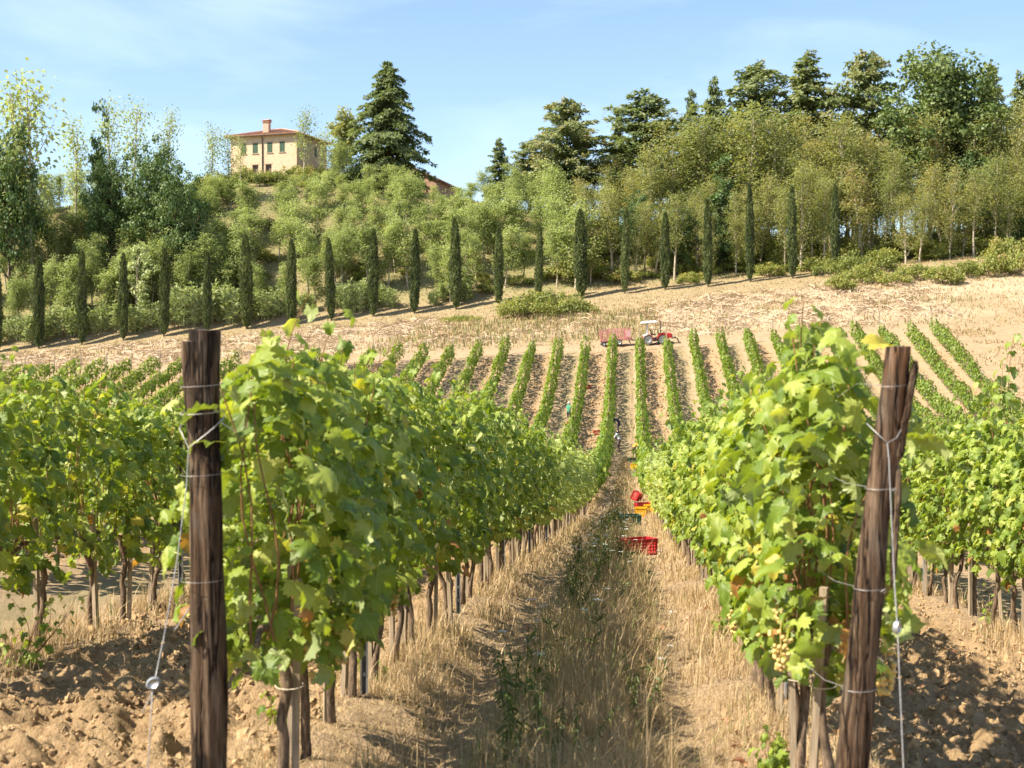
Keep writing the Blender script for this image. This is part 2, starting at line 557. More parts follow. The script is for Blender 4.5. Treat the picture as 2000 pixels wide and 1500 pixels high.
# ------------------------------------------------------------------ the lie of the land
_pd = np.array([-60, -10, 0, 5.65, 8.6, 13.5, 18, 27, 44, 52, 68, 80, 92, 100, 105, 112, 118, 124, 130, 140, 143, 147, 160, 176, 900])
_pz = np.array([1.2, -1.1, -1.62, -1.90, -2.06, -2.31, -2.56, -3.22, -4.35, -4.8, -5.4, -5.65, -5.55, -5.2, -4.85, -3.9, -2.85, -1.4, 0.3, 3.0, 3.75, 4.5, 7.6, 11.3, 11.3])
_gd = np.arange(-60, 400, 0.25)
_gz = np.interp(_gd, _pd, _pz)
_k = np.exp(-0.5 * (np.arange(-24, 25) * 0.25 / 1.6) ** 2)
_gz = np.convolve(np.pad(_gz, 24, mode='edge'), _k / _k.sum(), 'valid')
_rx = np.array([-400, -93, -70, -55, -40, -25, -10, 13, 58, 400])
_rz = np.array([22, 24.5, 27.2, 29.4, 29.2, 27.2, 24.2, 20.4, 19, 16])
ROW0, ROWSP = 0.96, 2.62


def rowx(i):
    return ROW0 + ROWSP * i


def depth(X, Y):
    return np.asarray(Y) * CA - np.asarray(X) * SA


def H0(X, Y):
    X = np.asarray(X, float)
    D = depth(X, Y)
    c = np.interp(np.clip(D, -60, 399), _gd, _gz)
    t = np.interp(D, [0, 30, 60, 110, 143, 175, 200], [-0.035, -0.035, 0.0, 0.035, 0.05, 0.095, 0.095])
    Xt = np.clip(X, -110, 70)
    z = c + t * Xt
    rid = np.interp(X, _rx, _rz)
    u = sstep(174, 210, D) ** 0.85
    z = z * (1 - u) + rid * u
    z = z - np.clip(D - 216, 0, 4000) * 0.05 * (D > 216)
    return np.maximum(z, -60)


def alley(X):
    """signed distance to the nearest row line and parity (0 = the grassed alleys like the middle path)"""
    q = (np.asarray(X) - ROW0) / ROWSP
    i = np.round(q)
    return (q - i) * ROWSP, np.floor(q).astype(int) & 1


def zones(X, Y):
    D = depth(X, Y)
    dx, par = alley(X)
    inrow = (D < 142) & (X < rowx(11) + 1.4)
    under = np.exp(-(dx / 0.42) ** 2)
    nb = fbm(X * 0.7, np.asarray(Y) * 0.7, 3)
    q = (X - ROW0) / ROWSP
    tilled = np.where(inrow & ((np.floor(q).astype(int) & 1) == 0), 1.0, 0.0) * (1 - under)
    tilled = tilled * np.where(D > 60, 0.55, 1.0)
    mid = np.abs(np.abs(dx) - ROWSP / 2)
    grassy = np.where(inrow & ((np.floor(q).astype(int) & 1) == 1), np.exp(-(mid / 0.55) ** 2), 0.0) * sstep(0.2, 0.5, nb + 0.1)
    nstraw = fbm(X * 0.09, np.asarray(Y) * 0.12, 8)
    band = sstep(146, 150, D) * (1 - sstep(165, 170, D))
    strawy = band * sstep(0.36, 0.5, nstraw + 0.12 * (X > 2) * (X < 28) - 0.2 * ((X > -20) & (X < 2)) + 0.1 * (X < -26))
    grassy = np.maximum(grassy, sstep(145, 149, D) * (1 - sstep(163, 169, D)) * ((X > -24) & (X < 3)) * 0.75)
    grassy = np.maximum(grassy, 0.85 * sstep(164, 169, D) * (1 - sstep(177, 181, D)))
    grassy = np.maximum(grassy, 0.55 * sstep(143.5, 146.5, D) * (1 - sstep(176, 180, D)) * (0.4 + fbm(X * 0.25, np.asarray(Y) * 0.3, 18)))
    grassy = np.maximum(grassy, 0.5 * (X > rowx(11) + 1.4) * (D < 150) * fbm(X * 0.3, np.asarray(Y) * 0.3, 19))
    wooded = sstep(177, 181, D) * (0.35 + 0.65 * fbm(X * 0.15, np.asarray(Y) * 0.15, 4))
    return tilled, grassy, strawy, wooded


def H(X, Y):
    """terrain with furrows, clods and wheel tracks"""
    X = np.asarray(X, float)
    Y = np.asarray(Y, float)
    z = H0(X, Y)
    tl, gs, sw, wd = zones(X, Y)
    dx, par = alley(X)
    D = depth(X, Y)
    inrow = D < 142
    z = z + inrow * 0.09 * np.exp(-(dx / 0.4) ** 2)
    q = fbm(X * 1.7, Y * 1.5, 1, 2) - 0.5
    cl = fbm(X * 6.5, Y * 6.0, 2, 5)
    cr_ = np.abs(fbm(X * 11, Y * 10, 22, 3) - 0.5) * 2
    ridge = np.abs(fbm(X * 3.3 + Y * 0.8, Y * 2.4 - X, 6, 2) - 0.5) * 2
    z = z + tl * (0.14 * q + 0.28 * (cl - 0.5) + 0.08 * (0.4 - ridge) - 0.11 * (cr_ - 0.3)) * np.where(D < 60, 1, 0.8)
    z = z + (1 - tl) * 0.10 * (fbm(X * 4, Y * 4, 5, 4) - 0.5)
    ctr = (rowx(-1) + rowx(0)) / 2
    z = z - inrow * 0.06 * (np.exp(-((X - ctr + 0.72) / 0.18) ** 2) + np.exp(-((X - ctr - 0.72) / 0.18) ** 2))
    z = z + (D > 144) * 0.35 * (fbm(X * 0.35, Y * 0.5, 9, 3) - 0.5)
    z = z + sw * 0.55 * (fbm(X * 0.8, Y * 1.1, 12, 3) - 0.35)
    return z


def gz(x, y):
    return float(H(np.array([x]), np.array([y]))[0])


def at(px, d):
    """ground point (world x, y) under photo column px at d metres from the camera along the view axis"""
    xc = (px - 1000) / FPX * d
    return xc * CA - d * SA, xc * SA + d * CA


def col_of(X, Y):
    d = depth(X, Y)
    return 1000 + FPX * (np.asarray(X) * CA + np.asarray(Y) * SA) / d


def gp(px, d, dz=0.0):
    x, y = at(px, d)
    return (x, y, gz(x, y) + dz)


def axis_pts(segs):
    o = []
    for a, b, s in segs:
        n = max(1, int(round((b - a) / s)))
        o.append(np.linspace(a, b, n, endpoint=False))
    o.append(np.array([segs[-1][1]]))
    return np.concatenate(o)


gx = axis_pts([(-3000, -600, 400), (-600, -130, 30), (-130, -32, 2.0), (-32, -7, 0.5), (-7, -4.6, 0.1), (-4.6, -1.5, 0.03), (-1.5, 0.9, 0.06), (0.9, 4.2, 0.03), (4.2, 6.5, 0.1), (6.5, 32, 0.5), (32, 110, 2.0), (110, 600, 30), (600, 3000, 400)])
gy = axis_pts([(-300, -10, 30), (-10, 5, 0.75), (5, 6, 0.1), (6, 12.5, 0.03), (12.5, 26, 0.09), (26, 60, 0.3), (60, 146, 0.6), (146, 176, 0.7), (176, 230, 2.0), (230, 600, 20), (600, 4000, 300)])
GX, GY = np.meshgrid(gx, gy)
GZ = H(GX, GY)
nx, ny = len(gx), len(gy)
ii = (np.arange(ny - 1)[:, None] * nx + np.arange(nx - 1)[None]).ravel()
g = Geo()
g.add(np.stack([GX, GY, GZ], -1).reshape(-1, 3), np.stack([ii, ii + 1, ii + 1 + nx, ii + nx], -1))
me = g.build('ground', MAT['ground_earth'], smooth=True)
for nm, arr in zip(('tilled', 'grassy', 'strawy', 'wooded'), zones(GX, GY)):
    a = me.attributes.new(nm, 'FLOAT', 'POINT')
    a.data.foreach_set('value', np.asarray(arr, np.float32).ravel())
obj('ground', me, kind='structure')

# clods lying on the tilled alleys
g = Geo()
t_ = (1 + 5 ** 0.5) / 2
IV = unit(np.array([(-1, t_, 0), (1, t_, 0), (-1, -t_, 0), (1, -t_, 0), (0, -1, t_), (0, 1, t_), (0, -1, -t_), (0, 1, -t_), (t_, 0, -1), (t_, 0, 1), (-t_, 0, -1), (-t_, 0, 1)], float))
IF = np.array([(0, 11, 5), (0, 5, 1), (0, 1, 7), (0, 7, 10), (0, 10, 11), (1, 5, 9), (5, 11, 4), (11, 10, 2), (10, 7, 6), (7, 1, 8), (3, 9, 4), (3, 4, 2), (3, 2, 6), (3, 6, 8), (3, 8, 9), (4, 9, 5), (2, 4, 11), (6, 2, 10), (8, 6, 7), (9, 8, 1)])


def ico2():
    V = list(map(tuple, IV))
    mid = {}
    F = []

    def m(a, b):
        k = (min(a, b), max(a, b))
        if k not in mid:
            mid[k] = len(V)
            V.append(tuple(unit((np.array(V[a]) + np.array(V[b]))[None])[0]))
        return mid[k]
    for a, b, c in IF:
        x, y, z = m(a, b), m(b, c), m(c, a)
        F += [(a, x, z), (b, y, x), (c, z, y), (x, y, z)]
    return np.array(V), np.array(F)


I2V, I2F = ico2()


def rand_rot(n, r=rng):
    return frames(r.normal(size=(n, 3)), r.normal(size=(n, 3)))


for (x0, x1, y0, y1, n) in ((rowx(-2) - 0.2, rowx(-1), 6, 13, 6500), (rowx(0), rowx(1) + 0.2, 6, 13, 6500), (rowx(0), rowx(1), 13, 24, 3500), (rowx(-2), rowx(-1), 13, 22, 1500), (rowx(1), rowx(2), 12, 24, 200)):
    X = rng.uniform(x0, x1, n)
    Y = rng.uniform(y0, y1, n)
    S = np.clip(rng.lognormal(-4.45, 0.6, n), 0.006, 0.055)
    Z = H(X, Y) + S * 0.05
    for v in range(4):
        tv = I2V * (0.5 + 0.75 * rng.random((len(I2V), 1)))
        s = slice(v, None, 4)
        SS = S[s][:, None] * np.stack([rng.uniform(0.8, 1.3, len(S[s])), rng.uniform(0.8, 1.3, len(S[s])), rng.uniform(0.55, 0.9, len(S[s]))], -1)
        lg = S[s] > 0.026
        PP = np.stack([X[s], Y[s], Z[s]], -1)
        RR = rand_rot(len(S[s]))
        g.inst(tv, I2F, PP[lg], RR[lg], SS[lg])
        g.inst(tv[:12], IF, PP[~lg], RR[~lg], SS[~lg])
obj('soil_clods', g.build('soil_clods', MAT['clod_soil']), label='loose ochre clods on the tilled strips beside the front rows', cat='soil', kind='stuff')

# ------------------------------------------------------------------ leaf shapes
_half = [(0.0, 0.02), (0.14, -0.16), (0.33, -0.20), (0.47, -0.06), (0.45, 0.10), (0.60, 0.18), (0.66, 0.40), (0.52, 0.52), (0.36, 0.54), (0.36, 0.74), (0.18, 0.90), (0.0, 1.06)]


def grape_leaf(fold, cup, wave, seed):
    r = np.random.default_rng(seed)
    pts = []
    for k, (x, y) in enumerate(_half):
        pts.append((x, y))
    mir = [(-x, y) for x, y in _half[-2:0:-1]]
    ol = np.array(pts + mir)
    ol = ol * (1 + r.normal(0, 0.05, (len(ol), 1)))
    c = np.array([0.0, 0.30])
    n = len(ol)
    inner = c + (ol - c) * 0.52
    md = (ol + np.roll(ol, -1, 0)) / 2                 # a notch between every two teeth
    md = c + (md - c) * (0.90 + r.normal(0, 0.03, (n, 1)))
    P = np.vstack([c[None], inner, ol, md])
    x, y = P[:, 0], P[:, 1]
    z = fold * np.abs(x) - cup * (x ** 2 + 0.8 * (y - 0.3) ** 2) + wave * np.sin(5 * x + r.uniform(0, 6)) * np.cos(4 * y + r.uniform(0, 6))
    z[n + 1:] += r.normal(0, 0.03, 2 * n)
    V = np.stack([x, y, z], -1)
    F = []
    for k in range(n):
        j = (k + 1) % n
        F += [(0, 1 + j, 1 + k), (1 + k, 1 + 2 * n + k, 1 + n + k), (1 + k, 1 + j, 1 + 2 * n + k), (1 + j, 1 + n + j, 1 + 2 * n + k)]
    F = np.array(F)[:, ::-1]
    return V, F, np.stack([x, y, z * 0], -1)


GL = [grape_leaf(0.30, 0.75, 0.10, 1), grape_leaf(0.55, 0.35, 0.13, 2), grape_leaf(-0.25, 1.0, 0.12, 3), grape_leaf(0.15, 0.55, 0.20, 4), grape_leaf(0.80, 0.7, 0.10, 5)]
# simpler leaf for rows farther off: seven corners folded along the midrib
L6V = np.array([(0, -0.08, 0), (0.45, -0.05, 0.12), (0.60, 0.38, 0.16), (0.30, 0.62, 0.05), (0, 1.0, -0.12), (-0.30, 0.62, 0.05), (-0.60, 0.38, 0.16), (-0.45, -0.05, 0.12)])
L6F = np.array([(0, 1, 2), (0, 2, 3), (0, 3, 4), (0, 4, 5), (0, 5, 6), (0, 6, 7)])
# small leaf card for trees and bushes
C4V = np.array([(0, 0, 0), (0.36, 0.45, 0.1), (0, 1, -0.08), (-0.36, 0.45, 0.1)])
C4F = np.array([(0, 1, 2), (0, 2, 3)])


def wav(n_, seed):
    r = np.random.default_rng(seed)
    k = r.random(64)
    return lambda y: np.interp((np.asarray(y) * n_) % 64, np.arange(65), np.append(k, k[0]))


# ------------------------------------------------------------------ one grapevine of the trellis, in several variants
VSP = 0.80                                    # distance between vines


def vine_leaf_set(seed, n, zlo=0.60, zhi=1.90, half=0.265, span=0.54):
    """positions, frames, sizes and colours of the leaves of one vine; x across the row, y along it"""
    r = np.random.default_rng(seed)
    y = r.uniform(-span, span, n)
    top = zhi + 0.16 * (wav(5, seed)(y + 3) - 0.5) * 2
    bot = zlo + 0.16 * (wav(6, seed + 50)(y + 3) - 0.5) * 2
    u = r.random(n)
    z = bot + (top - bot) * u
    lump = 0.45 + 1.0 * vnoise(y * 3.2 + seed * 3.7, z * 3.2, seed)
    wd = half * lump * (1 - 0.55 * np.clip((u - 0.55) / 0.45, 0, 1) ** 2) * (1 - 0.3 * np.clip((0.2 - u) / 0.2, 0, 1))
    side = np.where(r.random(n) < 0.5, -1.0, 1.0)
    q = np.where(r.random(n) < 0.72 - 0.4 * np.clip((u - 0.7) / 0.3, 0, 1), 0.70 + 0.42 * r.random(n), r.random(n) * 0.7)
    x = side * wd * q
    nrm = np.stack([side * (0.60 * q + 0.05) + r.normal(0, 0.25, n), r.normal(0, 0.45, n) - 0.1, 0.42 + 0.7 * u ** 3 + r.normal(0, 0.38, n)], -1)
    tip = np.stack([side * 0.35 + r.normal(0, 0.4, n), r.normal(0, 0.6, n), r.normal(-0.75, 0.45, n) + 0.5 * u ** 4], -1)
    S = r.uniform(0.060, 0.115, n) * (1 + 0.15 * (r.random(n) < 0.15))
    col = np.clip(r.beta(1.9, 2.4, n) * 0.95 + 0.12 * (u - 0.4), 0, 0.93)
    br = r.random(n)
    col = np.where(br < 0.02, 0.95, col)
    col = np.where((br > 0.982) & (u < 0.5), 0.985, col)
    P = np.stack([x, y, z], -1)
    return P, frames(nrm, tip), S, col, q


def shoot_leaves(r, base, tip_, n):
    """a cane and the leaves along it"""
    ts = np.linspace(0, 1, 9)
    bend = np.array([r.normal(0, 0.06), r.normal(0, 0.06), 0])
    P = base[None] + (tip_ - base)[None] * ts[:, None] + bend[None] * (np.sin(ts * math.pi))[:, None]
    tl = np.linspace(0.12, 1.0, n)
    LP = np.stack([np.interp(tl, ts, P[:, k]) for k in range(3)], -1)
    ph = np.arange(n) * math.pi + r.uniform(0, 6) + r.normal(0, 0.5, n)
    nrm = np.stack([np.cos(ph) * 0.7, np.sin(ph) * 0.7, np.full(n, 0.5) + r.normal(0, 0.3, n)], -1)
    tp = np.stack([np.cos(ph), np.sin(ph), r.normal(-0.7, 0.3, n)], -1)
    LP = LP + 0.05 * unit(np.stack([np.cos(ph), np.sin(ph), 0 * ph], -1))
    S = r.uniform(0.08, 0.13, n) * (1.0 - 0.45 * tl)
    col = np.clip(r.normal(0.45, 0.16, n), 0.1, 0.9)
    return P, LP, frames(nrm, tp), S, col


def add_leaves(g, P, R, S, col, hi=True):
    if hi:
        for v, (tv, tf, lc) in enumerate(GL):
            s = slice(v, None, len(GL))
            g.inst(tv, tf, P[s], R[s], S[s], col[s], lc=lc)
    else:
        g.inst(L6V, L6F, P, R, S, col)


def trunk_mesh(seed):
    r = np.random.default_rng(900 + seed)
    n = 12
    t = np.linspace(0, 1, n)
    wx = np.cumsum(r.normal(0, 0.013, n)) * np.sin(t * math.pi / 1.2)
    wy = np.cumsum(r.normal(0, 0.022, n))
    P = np.stack([wx, wy - wy[0], -0.12 + t * 0.87], -1)
    rad = np.interp(t, [0, 0.1, 0.5, 0.85, 1], [0.034, 0.027, 0.022, 0.023, 0.034]) * r.uniform(0.85, 1.15)
    wob = 1 + 0.22 * (r.random((n, 8)) - 0.5)
    g = Geo()
    g.tube(P, rad, 8, wob=wob)
    end = P[-1]
    gc = Geo()
    for s in (-1, 1):
        m_ = 7
        tt = np.linspace(0, 1, m_)
        A = end[None] + np.stack([r.normal(0, 0.008, m_), s * tt * 0.42, 0.05 * np.sin(tt * 3) + r.normal(0, 0.006, m_)], -1)
        gc.tube(A, np.linspace(0.022, 0.013, m_), 6, wob=1 + 0.25 * (r.random((m_, 6)) - 0.5))
    gk = Geo()
    for k in range(7):
        y0 = r.uniform(-0.4, 0.4)
        zz = r.uniform(1.5, 2.05)
        tt = np.linspace(0, 1, 7)
        A = np.stack([end[0] + r.normal(0, 0.10) * tt + 0.05 * np.sin(tt * 5 + k), end[1] + y0 + r.normal(0, 0.1) * tt, end[2] + (zz - end[2]) * tt], -1)
        gk.tube(A, np.linspace(0.0055, 0.003, 7), 5)
    gs = Geo()
    sx = r.choice([-1, 1]) * 0.045
    gs.box((sx, r.normal(0, 0.02), 0.42), (0.032, 0.036, 1.08), rz=r.uniform(-0.4, 0.4), ry=r.normal(0, 0.02), rx=r.normal(0, 0.03))
    gt = Geo()
    for zt in (r.uniform(0.35, 0.6),):
        th = np.linspace(0, 2 * math.pi, 13)
        gt.tube(np.stack([sx / 2 + 0.062 * np.cos(th), 0.048 * np.sin(th) + np.interp(zt, P[:, 2], P[:, 1]) * 0.6, np.full(13, zt) + 0.01 * np.sin(th)], -1), 0.002, 4, cap=False)
    return (g.build('trunk', MAT['vine_bark'], True), gc.build('cordon', MAT['vine_bark'], True), gk.build('canes', MAT['cane_bark'], True),
            gs.build('stake', MAT['stake_wood']), gt.build('tie', MAT['tie_plastic']))


NV = 8
TRUNK = [trunk_mesh(k) for k in range(NV)]


def foliage_mesh(seed, n, hi=True, **kw):
    P, R, S, col, q = vine_leaf_set(seed, n, **kw)
    g = Geo()
    add_leaves(g, P, R, S, col, hi)
    r = np.random.default_rng(seed + 7)
    for k in range(5):
        b = np.array([r.normal(0, 0.12), r.uniform(-0.4, 0.4), 1.68])
        tpz = np.array([b[0] + r.normal(0, 0.15), b[1] + r.normal(0, 0.15), r.uniform(1.85, 2.28)])
        _, LP, LR, LS, lcv = shoot_leaves(r, b, tpz, 8)
        add_leaves(g, LP, LR, LS, lcv, hi)
    return g.build('leaves', MAT['vine_leaf'])


FOL = [foliage_mesh(100 + k, 335) for k in range(NV)]
FOL_MID = [foliage_mesh(200 + k, 300, hi=False) for k in range(NV)]


def grape_cluster(seed):
    r = np.random.default_rng(seed)
    g = Geo()
    n = 42
    t = r.random(n) ** 0.8
    rad = 0.042 * (1 - t * 0.75) + 0.006
    th = r.uniform(0, 2 * math.pi, n)
    P = np.stack([rad * np.cos(th), rad * np.sin(th), -t * 0.15], -1)
    g.inst(I2V, I2F, P, rand_rot(n, r), r.uniform(0.0088, 0.0115, n))
    g.tube(np.array([(0, 0, 0.05), (0.004, 0, 0), (0, 0, -0.1)]), 0.0025, 5)
    return g.build('grape_cluster', MAT['grape'], True)


GRAPES = [grape_cluster(k) for k in range(3)]


# leaves of the vines nearest the camera are objects of their own, sharing these meshes
LEAFM = []
for v, (tv, tf, lc) in enumerate(GL):
    for k in range(6):
        g = Geo()
        g.add(tv, tf, [0.18, 0.30, 0.42, 0.55, 0.70, 0.86][k], lc=lc)
        LEAFM.append(g.build('leaf', MAT['vine_leaf'], True))
LEAF_YELLOW, LEAF_BROWN = [], []
for v, (tv, tf, lc) in enumerate(GL):
    g = Geo()
    g.add(tv, tf, 0.955, lc=lc)
    LEAF_YELLOW.append(g.build('leaf', MAT['vine_leaf'], True))
    g = Geo()
    g.add(tv * np.array([0.75, 0.9, 1.8]), tf, 0.98, lc=lc)
    LEAF_BROWN.append(g.build('leaf', MAT['vine_leaf'], True))


def leaf_obj(parent, P, R, S, col, r):
    v = int(r.integers(len(GL)))
    if col > 0.97:
        mm = LEAF_BROWN[v]
    elif col > 0.94:
        mm = LEAF_YELLOW[v]
    else:
        mm = LEAFM[v * 6 + int(np.argmin(np.abs(np.array([0.18, 0.30, 0.42, 0.55, 0.70, 0.86]) - col)))]
    o = obj('leaf', mm, parent, loc=P, scale=float(S))
    from mathutils import Matrix
    o.rotation_euler = Matrix([list(map(float, row)) for row in R]).to_euler()
    return o


def near_vine(name, X, Y, k, label, group, face, shoots=(), seed=0, n=300, extra_low=0):
    """a vine close enough for single leaves to show: the outer leaves are parts"""
    r = np.random.default_rng(3000 + seed)
    z = gz(X, Y)
    t = thing(name, label, 'grapevine', (X, Y, z), 0.0, 1.0, group)
    tr, co, ca, st, ti = TRUNK[k % NV]
    for nm, mm in (('trunk', tr), ('cordon', co), ('stake', st)):
        obj(nm, mm, t)
    obj('canes', ca, t, kind='stuff')
    obj('tie', ti, t)
    P, R, S, col, q = vine_leaf_set(500 + seed, n, half=0.28)
    S = S * 1.08
    if face < 0:
        low_ = (P[:, 2] < 1.1) & (np.random.default_rng(seed + 1).random(n) < 0.09)
        col = np.where(low_, np.where(np.arange(n) % 3 == 0, 0.955, 0.985), col)
    outer = (q > 0.70) & ((P[:, 0] * face > 0) | (P[:, 2] > 1.75))
    g = Geo()
    add_leaves(g, P[~outer], R[~outer], S[~outer], col[~outer])
    obj('leaves', g.build('leaves', MAT['vine_leaf']), t, kind='stuff')
    idx = np.where(outer)[0]
    for i in idx[:160]:
        leaf_obj(t, P[i], R[i], S[i], col[i], r)
    gk = Geo()
    for (sx, sy, hz, lx, nl) in shoots:
        b = np.array([sx, sy, 1.55])
        tp = np.array([sx + lx, sy + r.normal(0, 0.06), hz])
        C, LP, LR, LS, lcv = shoot_leaves(r, b, tp, nl)
        gk.tube(C, np.linspace(0.005, 0.002, len(C)), 5)
        for i in range(nl):
            leaf_obj(t, LP[i], LR[i], LS[i] * 1.15, lcv[i], r)
    if gk.n:
        obj('shoots', gk.build('shoots', MAT['cane_bark'], True), t, kind='stuff')
    for i in range(3):
        s = face if i < 2 else -face
        obj('grape_cluster', GRAPES[int(r.integers(3))], t, loc=(s * r.uniform(0.10, 0.24), r.uniform(-0.35, 0.35), r.uniform(0.66, 0.92)), rot=r.uniform(0, 6), scale=float(r.uniform(0.9, 1.25)))
    return t


def vine(name, X, Y, k, label, group, rot, hi, sc=1.0):
    z = gz(X, Y)
    t = thing(name, label, 'grapevine', (X, Y, z), rot, (1, 1, sc), group)
    tr, co, ca, st, ti = TRUNK[k % NV]
    obj('trunk', tr, t)
    if hi:
        obj('cordon', co, t)
        obj('canes', ca, t, kind='stuff')
    obj('stake', st, t)
    obj('leaves', (FOL if hi else FOL_MID)[(k * 3 + 1) % NV], t, kind='stuff')
    return t


ROWTXT = {-1: 'the row left of the path', 0: 'the row right of the path', -2: 'the second row left of the path', 1: 'the second row right of the path'}
POSTY = {-1: np.arange(8.62, 57, 4.8), 0: np.arange(9.3, 57, 4.8)}
GRP = 'grapevines of the front rows'
VINES = {}
BAYC = {}


def BAY(row, Y):
    k = (row, int((POSTY[row] < Y).sum()))
    BAYC[k] = BAYC.get(k, -1) + 1
    return BAYC[k]


for row, y0, y1 in ((-1, 6.15, 58), (0, 6.25, 58), (-2, 8.6, 22), (1, 11.2, 24)):
    n = int((y1 - y0) / VSP)
    for j in range(n):
        X = rowx(row) + float(rng.normal(0, 0.025)) - (max(0.0, 0.14 - 0.02 * j) if row == 0 else 0.0) + (max(0.0, 0.12 - 0.03 * j) if row == -1 else 0.0)
        Y = y0 + j * VSP + float(rng.normal(0, 0.05))
        if row in (-1, 0):
            lab = f'{ORD[j]} grapevine from the wooden end post in {ROWTXT[row]}' if Y < 13.4 else f'{ORD[BAY(row, Y)]} grapevine past the {ORD[int((POSTY[row] < Y).sum()) - 1]} steel post in {ROWTXT[row]}'
        else:
            lab = f'grapevine in {ROWTXT[row]}, {ORD[j]} from the near end'
        face = 1 if row < 0 else -1
        if row in (-1, 0) and j < 5:
            sh = []
            if row == -1:
                sh = {0: [(-0.30, -0.1, 1.75, -0.12, 7), (0.05, 0.25, 1.95, 0.05, 7)], 1: [(0.0, 0.1, 2.30, 0.05, 11), (0.1, 0.25, 2.22, 0.05, 10), (-0.1, -0.2, 2.1, 0.0, 8)], 2: [(0.05, 0.0, 2.1, 0.02, 8), (0.1, 0.3, 2.05, 0.1, 8)], 3: [(0.0, 0.2, 2.05, 0.05, 7)], 4: [(0.0, 0.2, 2.2, 0.05, 8)]}[j]
            else:
                sh = {0: [(0.02, -0.15, 2.08, 0.0, 11), (-0.05, 0.3, 2.22, -0.03, 16), (-0.10, 0.2, 2.02, 0.0, 12), (-0.02, 0.35, 2.12, 0.03, 14)], 1: [(-0.05, -0.1, 2.2, 0.03, 15), (0.0, 0.1, 2.15, 0.0, 9)], 2: [(0.0, 0.0, 2.05, 0.05, 8)], 3: [(0.0, 0.2, 2.1, -0.05, 8)], 4: [(0.0, 0.1, 2.05, 0.0, 7)]}[j]
            tv_ = near_vine('grapevine', X, Y, j + row * 3, lab, GRP, face, sh, seed=j + (40 if row == 0 else 0), n=(420 if row == -1 else 340) if j < 3 else 350)
        else:
            tv_ = vine('grapevine', X, Y, j * 5 + row + 3, lab, GRP, float(rng.choice([0, math.pi])), Y < 26, float(rng.uniform(0.96, 1.05)) * (0.93 if row == -2 else 1.0))
        VINES.setdefault(row, []).append(tv_)

# tall shoots of the second row on the right stand against the far field
for (yy, hz, lx) in ((12.9, 2.75, 0.12), (13.4, 2.9, 0.05), (13.9, 2.6, -0.1), (14.6, 2.45, 0.1), (15.6, 2.4, 0.0), (12.3, 2.55, 0.0)):
    r = np.random.default_rng(int(yy * 100))
    t = min(VINES[1], key=lambda o: abs(o.location.y - yy))
    C, LP, LR, LS, lcv = shoot_leaves(r, np.array([0.0, 0.0, 1.8]), np.array([lx, r.normal(0, 0.2), hz]), 13)
    gk = Geo()
    gk.tube(C, np.linspace(0.006, 0.002, len(C)), 5)
    obj('shoot', gk.build('shoot', MAT['cane_bark'], True), t)
    for i in range(len(LP)):
        leaf_obj(t, LP[i], LR[i], LS[i] * 1.3, lcv[i], r)

# ------------------------------------------------------------------ the long rows that run across the valley and up the far slope
def far_row_leaves(X, y0, y1, seed):
    r = np.random.default_rng(seed)
    out = []
    seg = 4.0
    y = y0
    P, Rr, S, C = [], [], [], []
    while y < y1:
        e = min(y + seg, y1)
        dm = y
        dens = np.interp(dm, [5, 30, 60, 100, 145], [150, 150, 135, 105, 95])
        sz = np.interp(dm, [5, 30, 60, 100, 145], [0.15, 0.16, 0.18, 0.23, 0.25])
        n = int((e - y) * dens)
        yy = r.uniform(y, e, n)
        vig = 0.62 + 0.62 * vnoise(yy * 0.45, np.full(n, X * 1.7), 3)
        top = 1.98 * vig ** 0.5 + 0.5 * (vnoise(yy * 1.3, np.full(n, X * 2.0), 5) - 0.5)
        bot = 0.60 + 0.25 * (vnoise(yy * 1.1, np.full(n, X * 3.0), 6) - 0.5)
        u = r.random(n)
        z = bot + (top - bot) * u
        side = np.where(r.random(n) < 0.5, -1.0, 1.0)
        wd = 0.33 * vig * (0.65 + 0.7 * vnoise(yy * 1.7, z * 2 + X, 7)) * (1 - 0.5 * np.clip((u - 0.5) / 0.5, 0, 1) ** 2)
        x = side * wd * np.where(r.random(n) < 0.75 - 0.65 * np.clip((u - 0.55) / 0.3, 0, 1), r.uniform(0.7, 1.1, n), r.random(n))
        gone = (vig < 0.80) & (r.random(n) < 0.55)
        z = np.where(gone, bot + (z - bot) * 0.5, z)
        stray = r.random(n) < 0.05
        z = np.where(stray, z + r.uniform(0, 0.3, n), z)
        x = np.where(stray, x * 1.8, x)
        xx = X + x
        zz = H0(xx * 0 + X, yy) + 0.09 + z
        P.append(np.stack([xx, yy, zz], -1))
        nrm = np.stack([side * 0.8, r.normal(0, 0.4, n), 0.35 + 0.6 * u ** 3 + r.normal(0, 0.3, n)], -1)
        tip = np.stack([side * 0.2 + r.normal(0, 0.3, n), r.normal(0, 0.5, n), np.full(n, -1.0)], -1)
        Rr.append(frames(nrm, tip))
        S.append(sz * r.uniform(0.75, 1.2, n))
        C.append(np.clip(r.beta(2.2, 2.8, n) + 0.15 * (vig - 1), 0, 1))
        y = e
    return np.vstack(P), np.vstack(Rr), np.concatenate(S), np.concatenate(C)


def conc_post(h, w_=0.09):
    g = Geo()
    g.box((0, 0, h / 2 - 0.15), (w_, w_, h + 0.3), r=0.0)
    return g.build('post', MAT['stake_wood'])


FARPOST = conc_post(1.75)
ENDPOST = conc_post(2.25, 0.12)


def row_label(i):
    if i in (-1, 0):
        s = 'left' if i == -1 else 'right'
        return f'vine row bordering the grass path on its {s}, beyond the valley floor'
    if i < 0:
        return f'row of vines on the far slope, {ORD[-i - 1]} row left of the grass path'
    if i == 11:
        return 'outermost row of vines on the far slope, beside the bare field at right'
    return f'row of vines on the far slope, {ORD[i]} row right of the grass path'


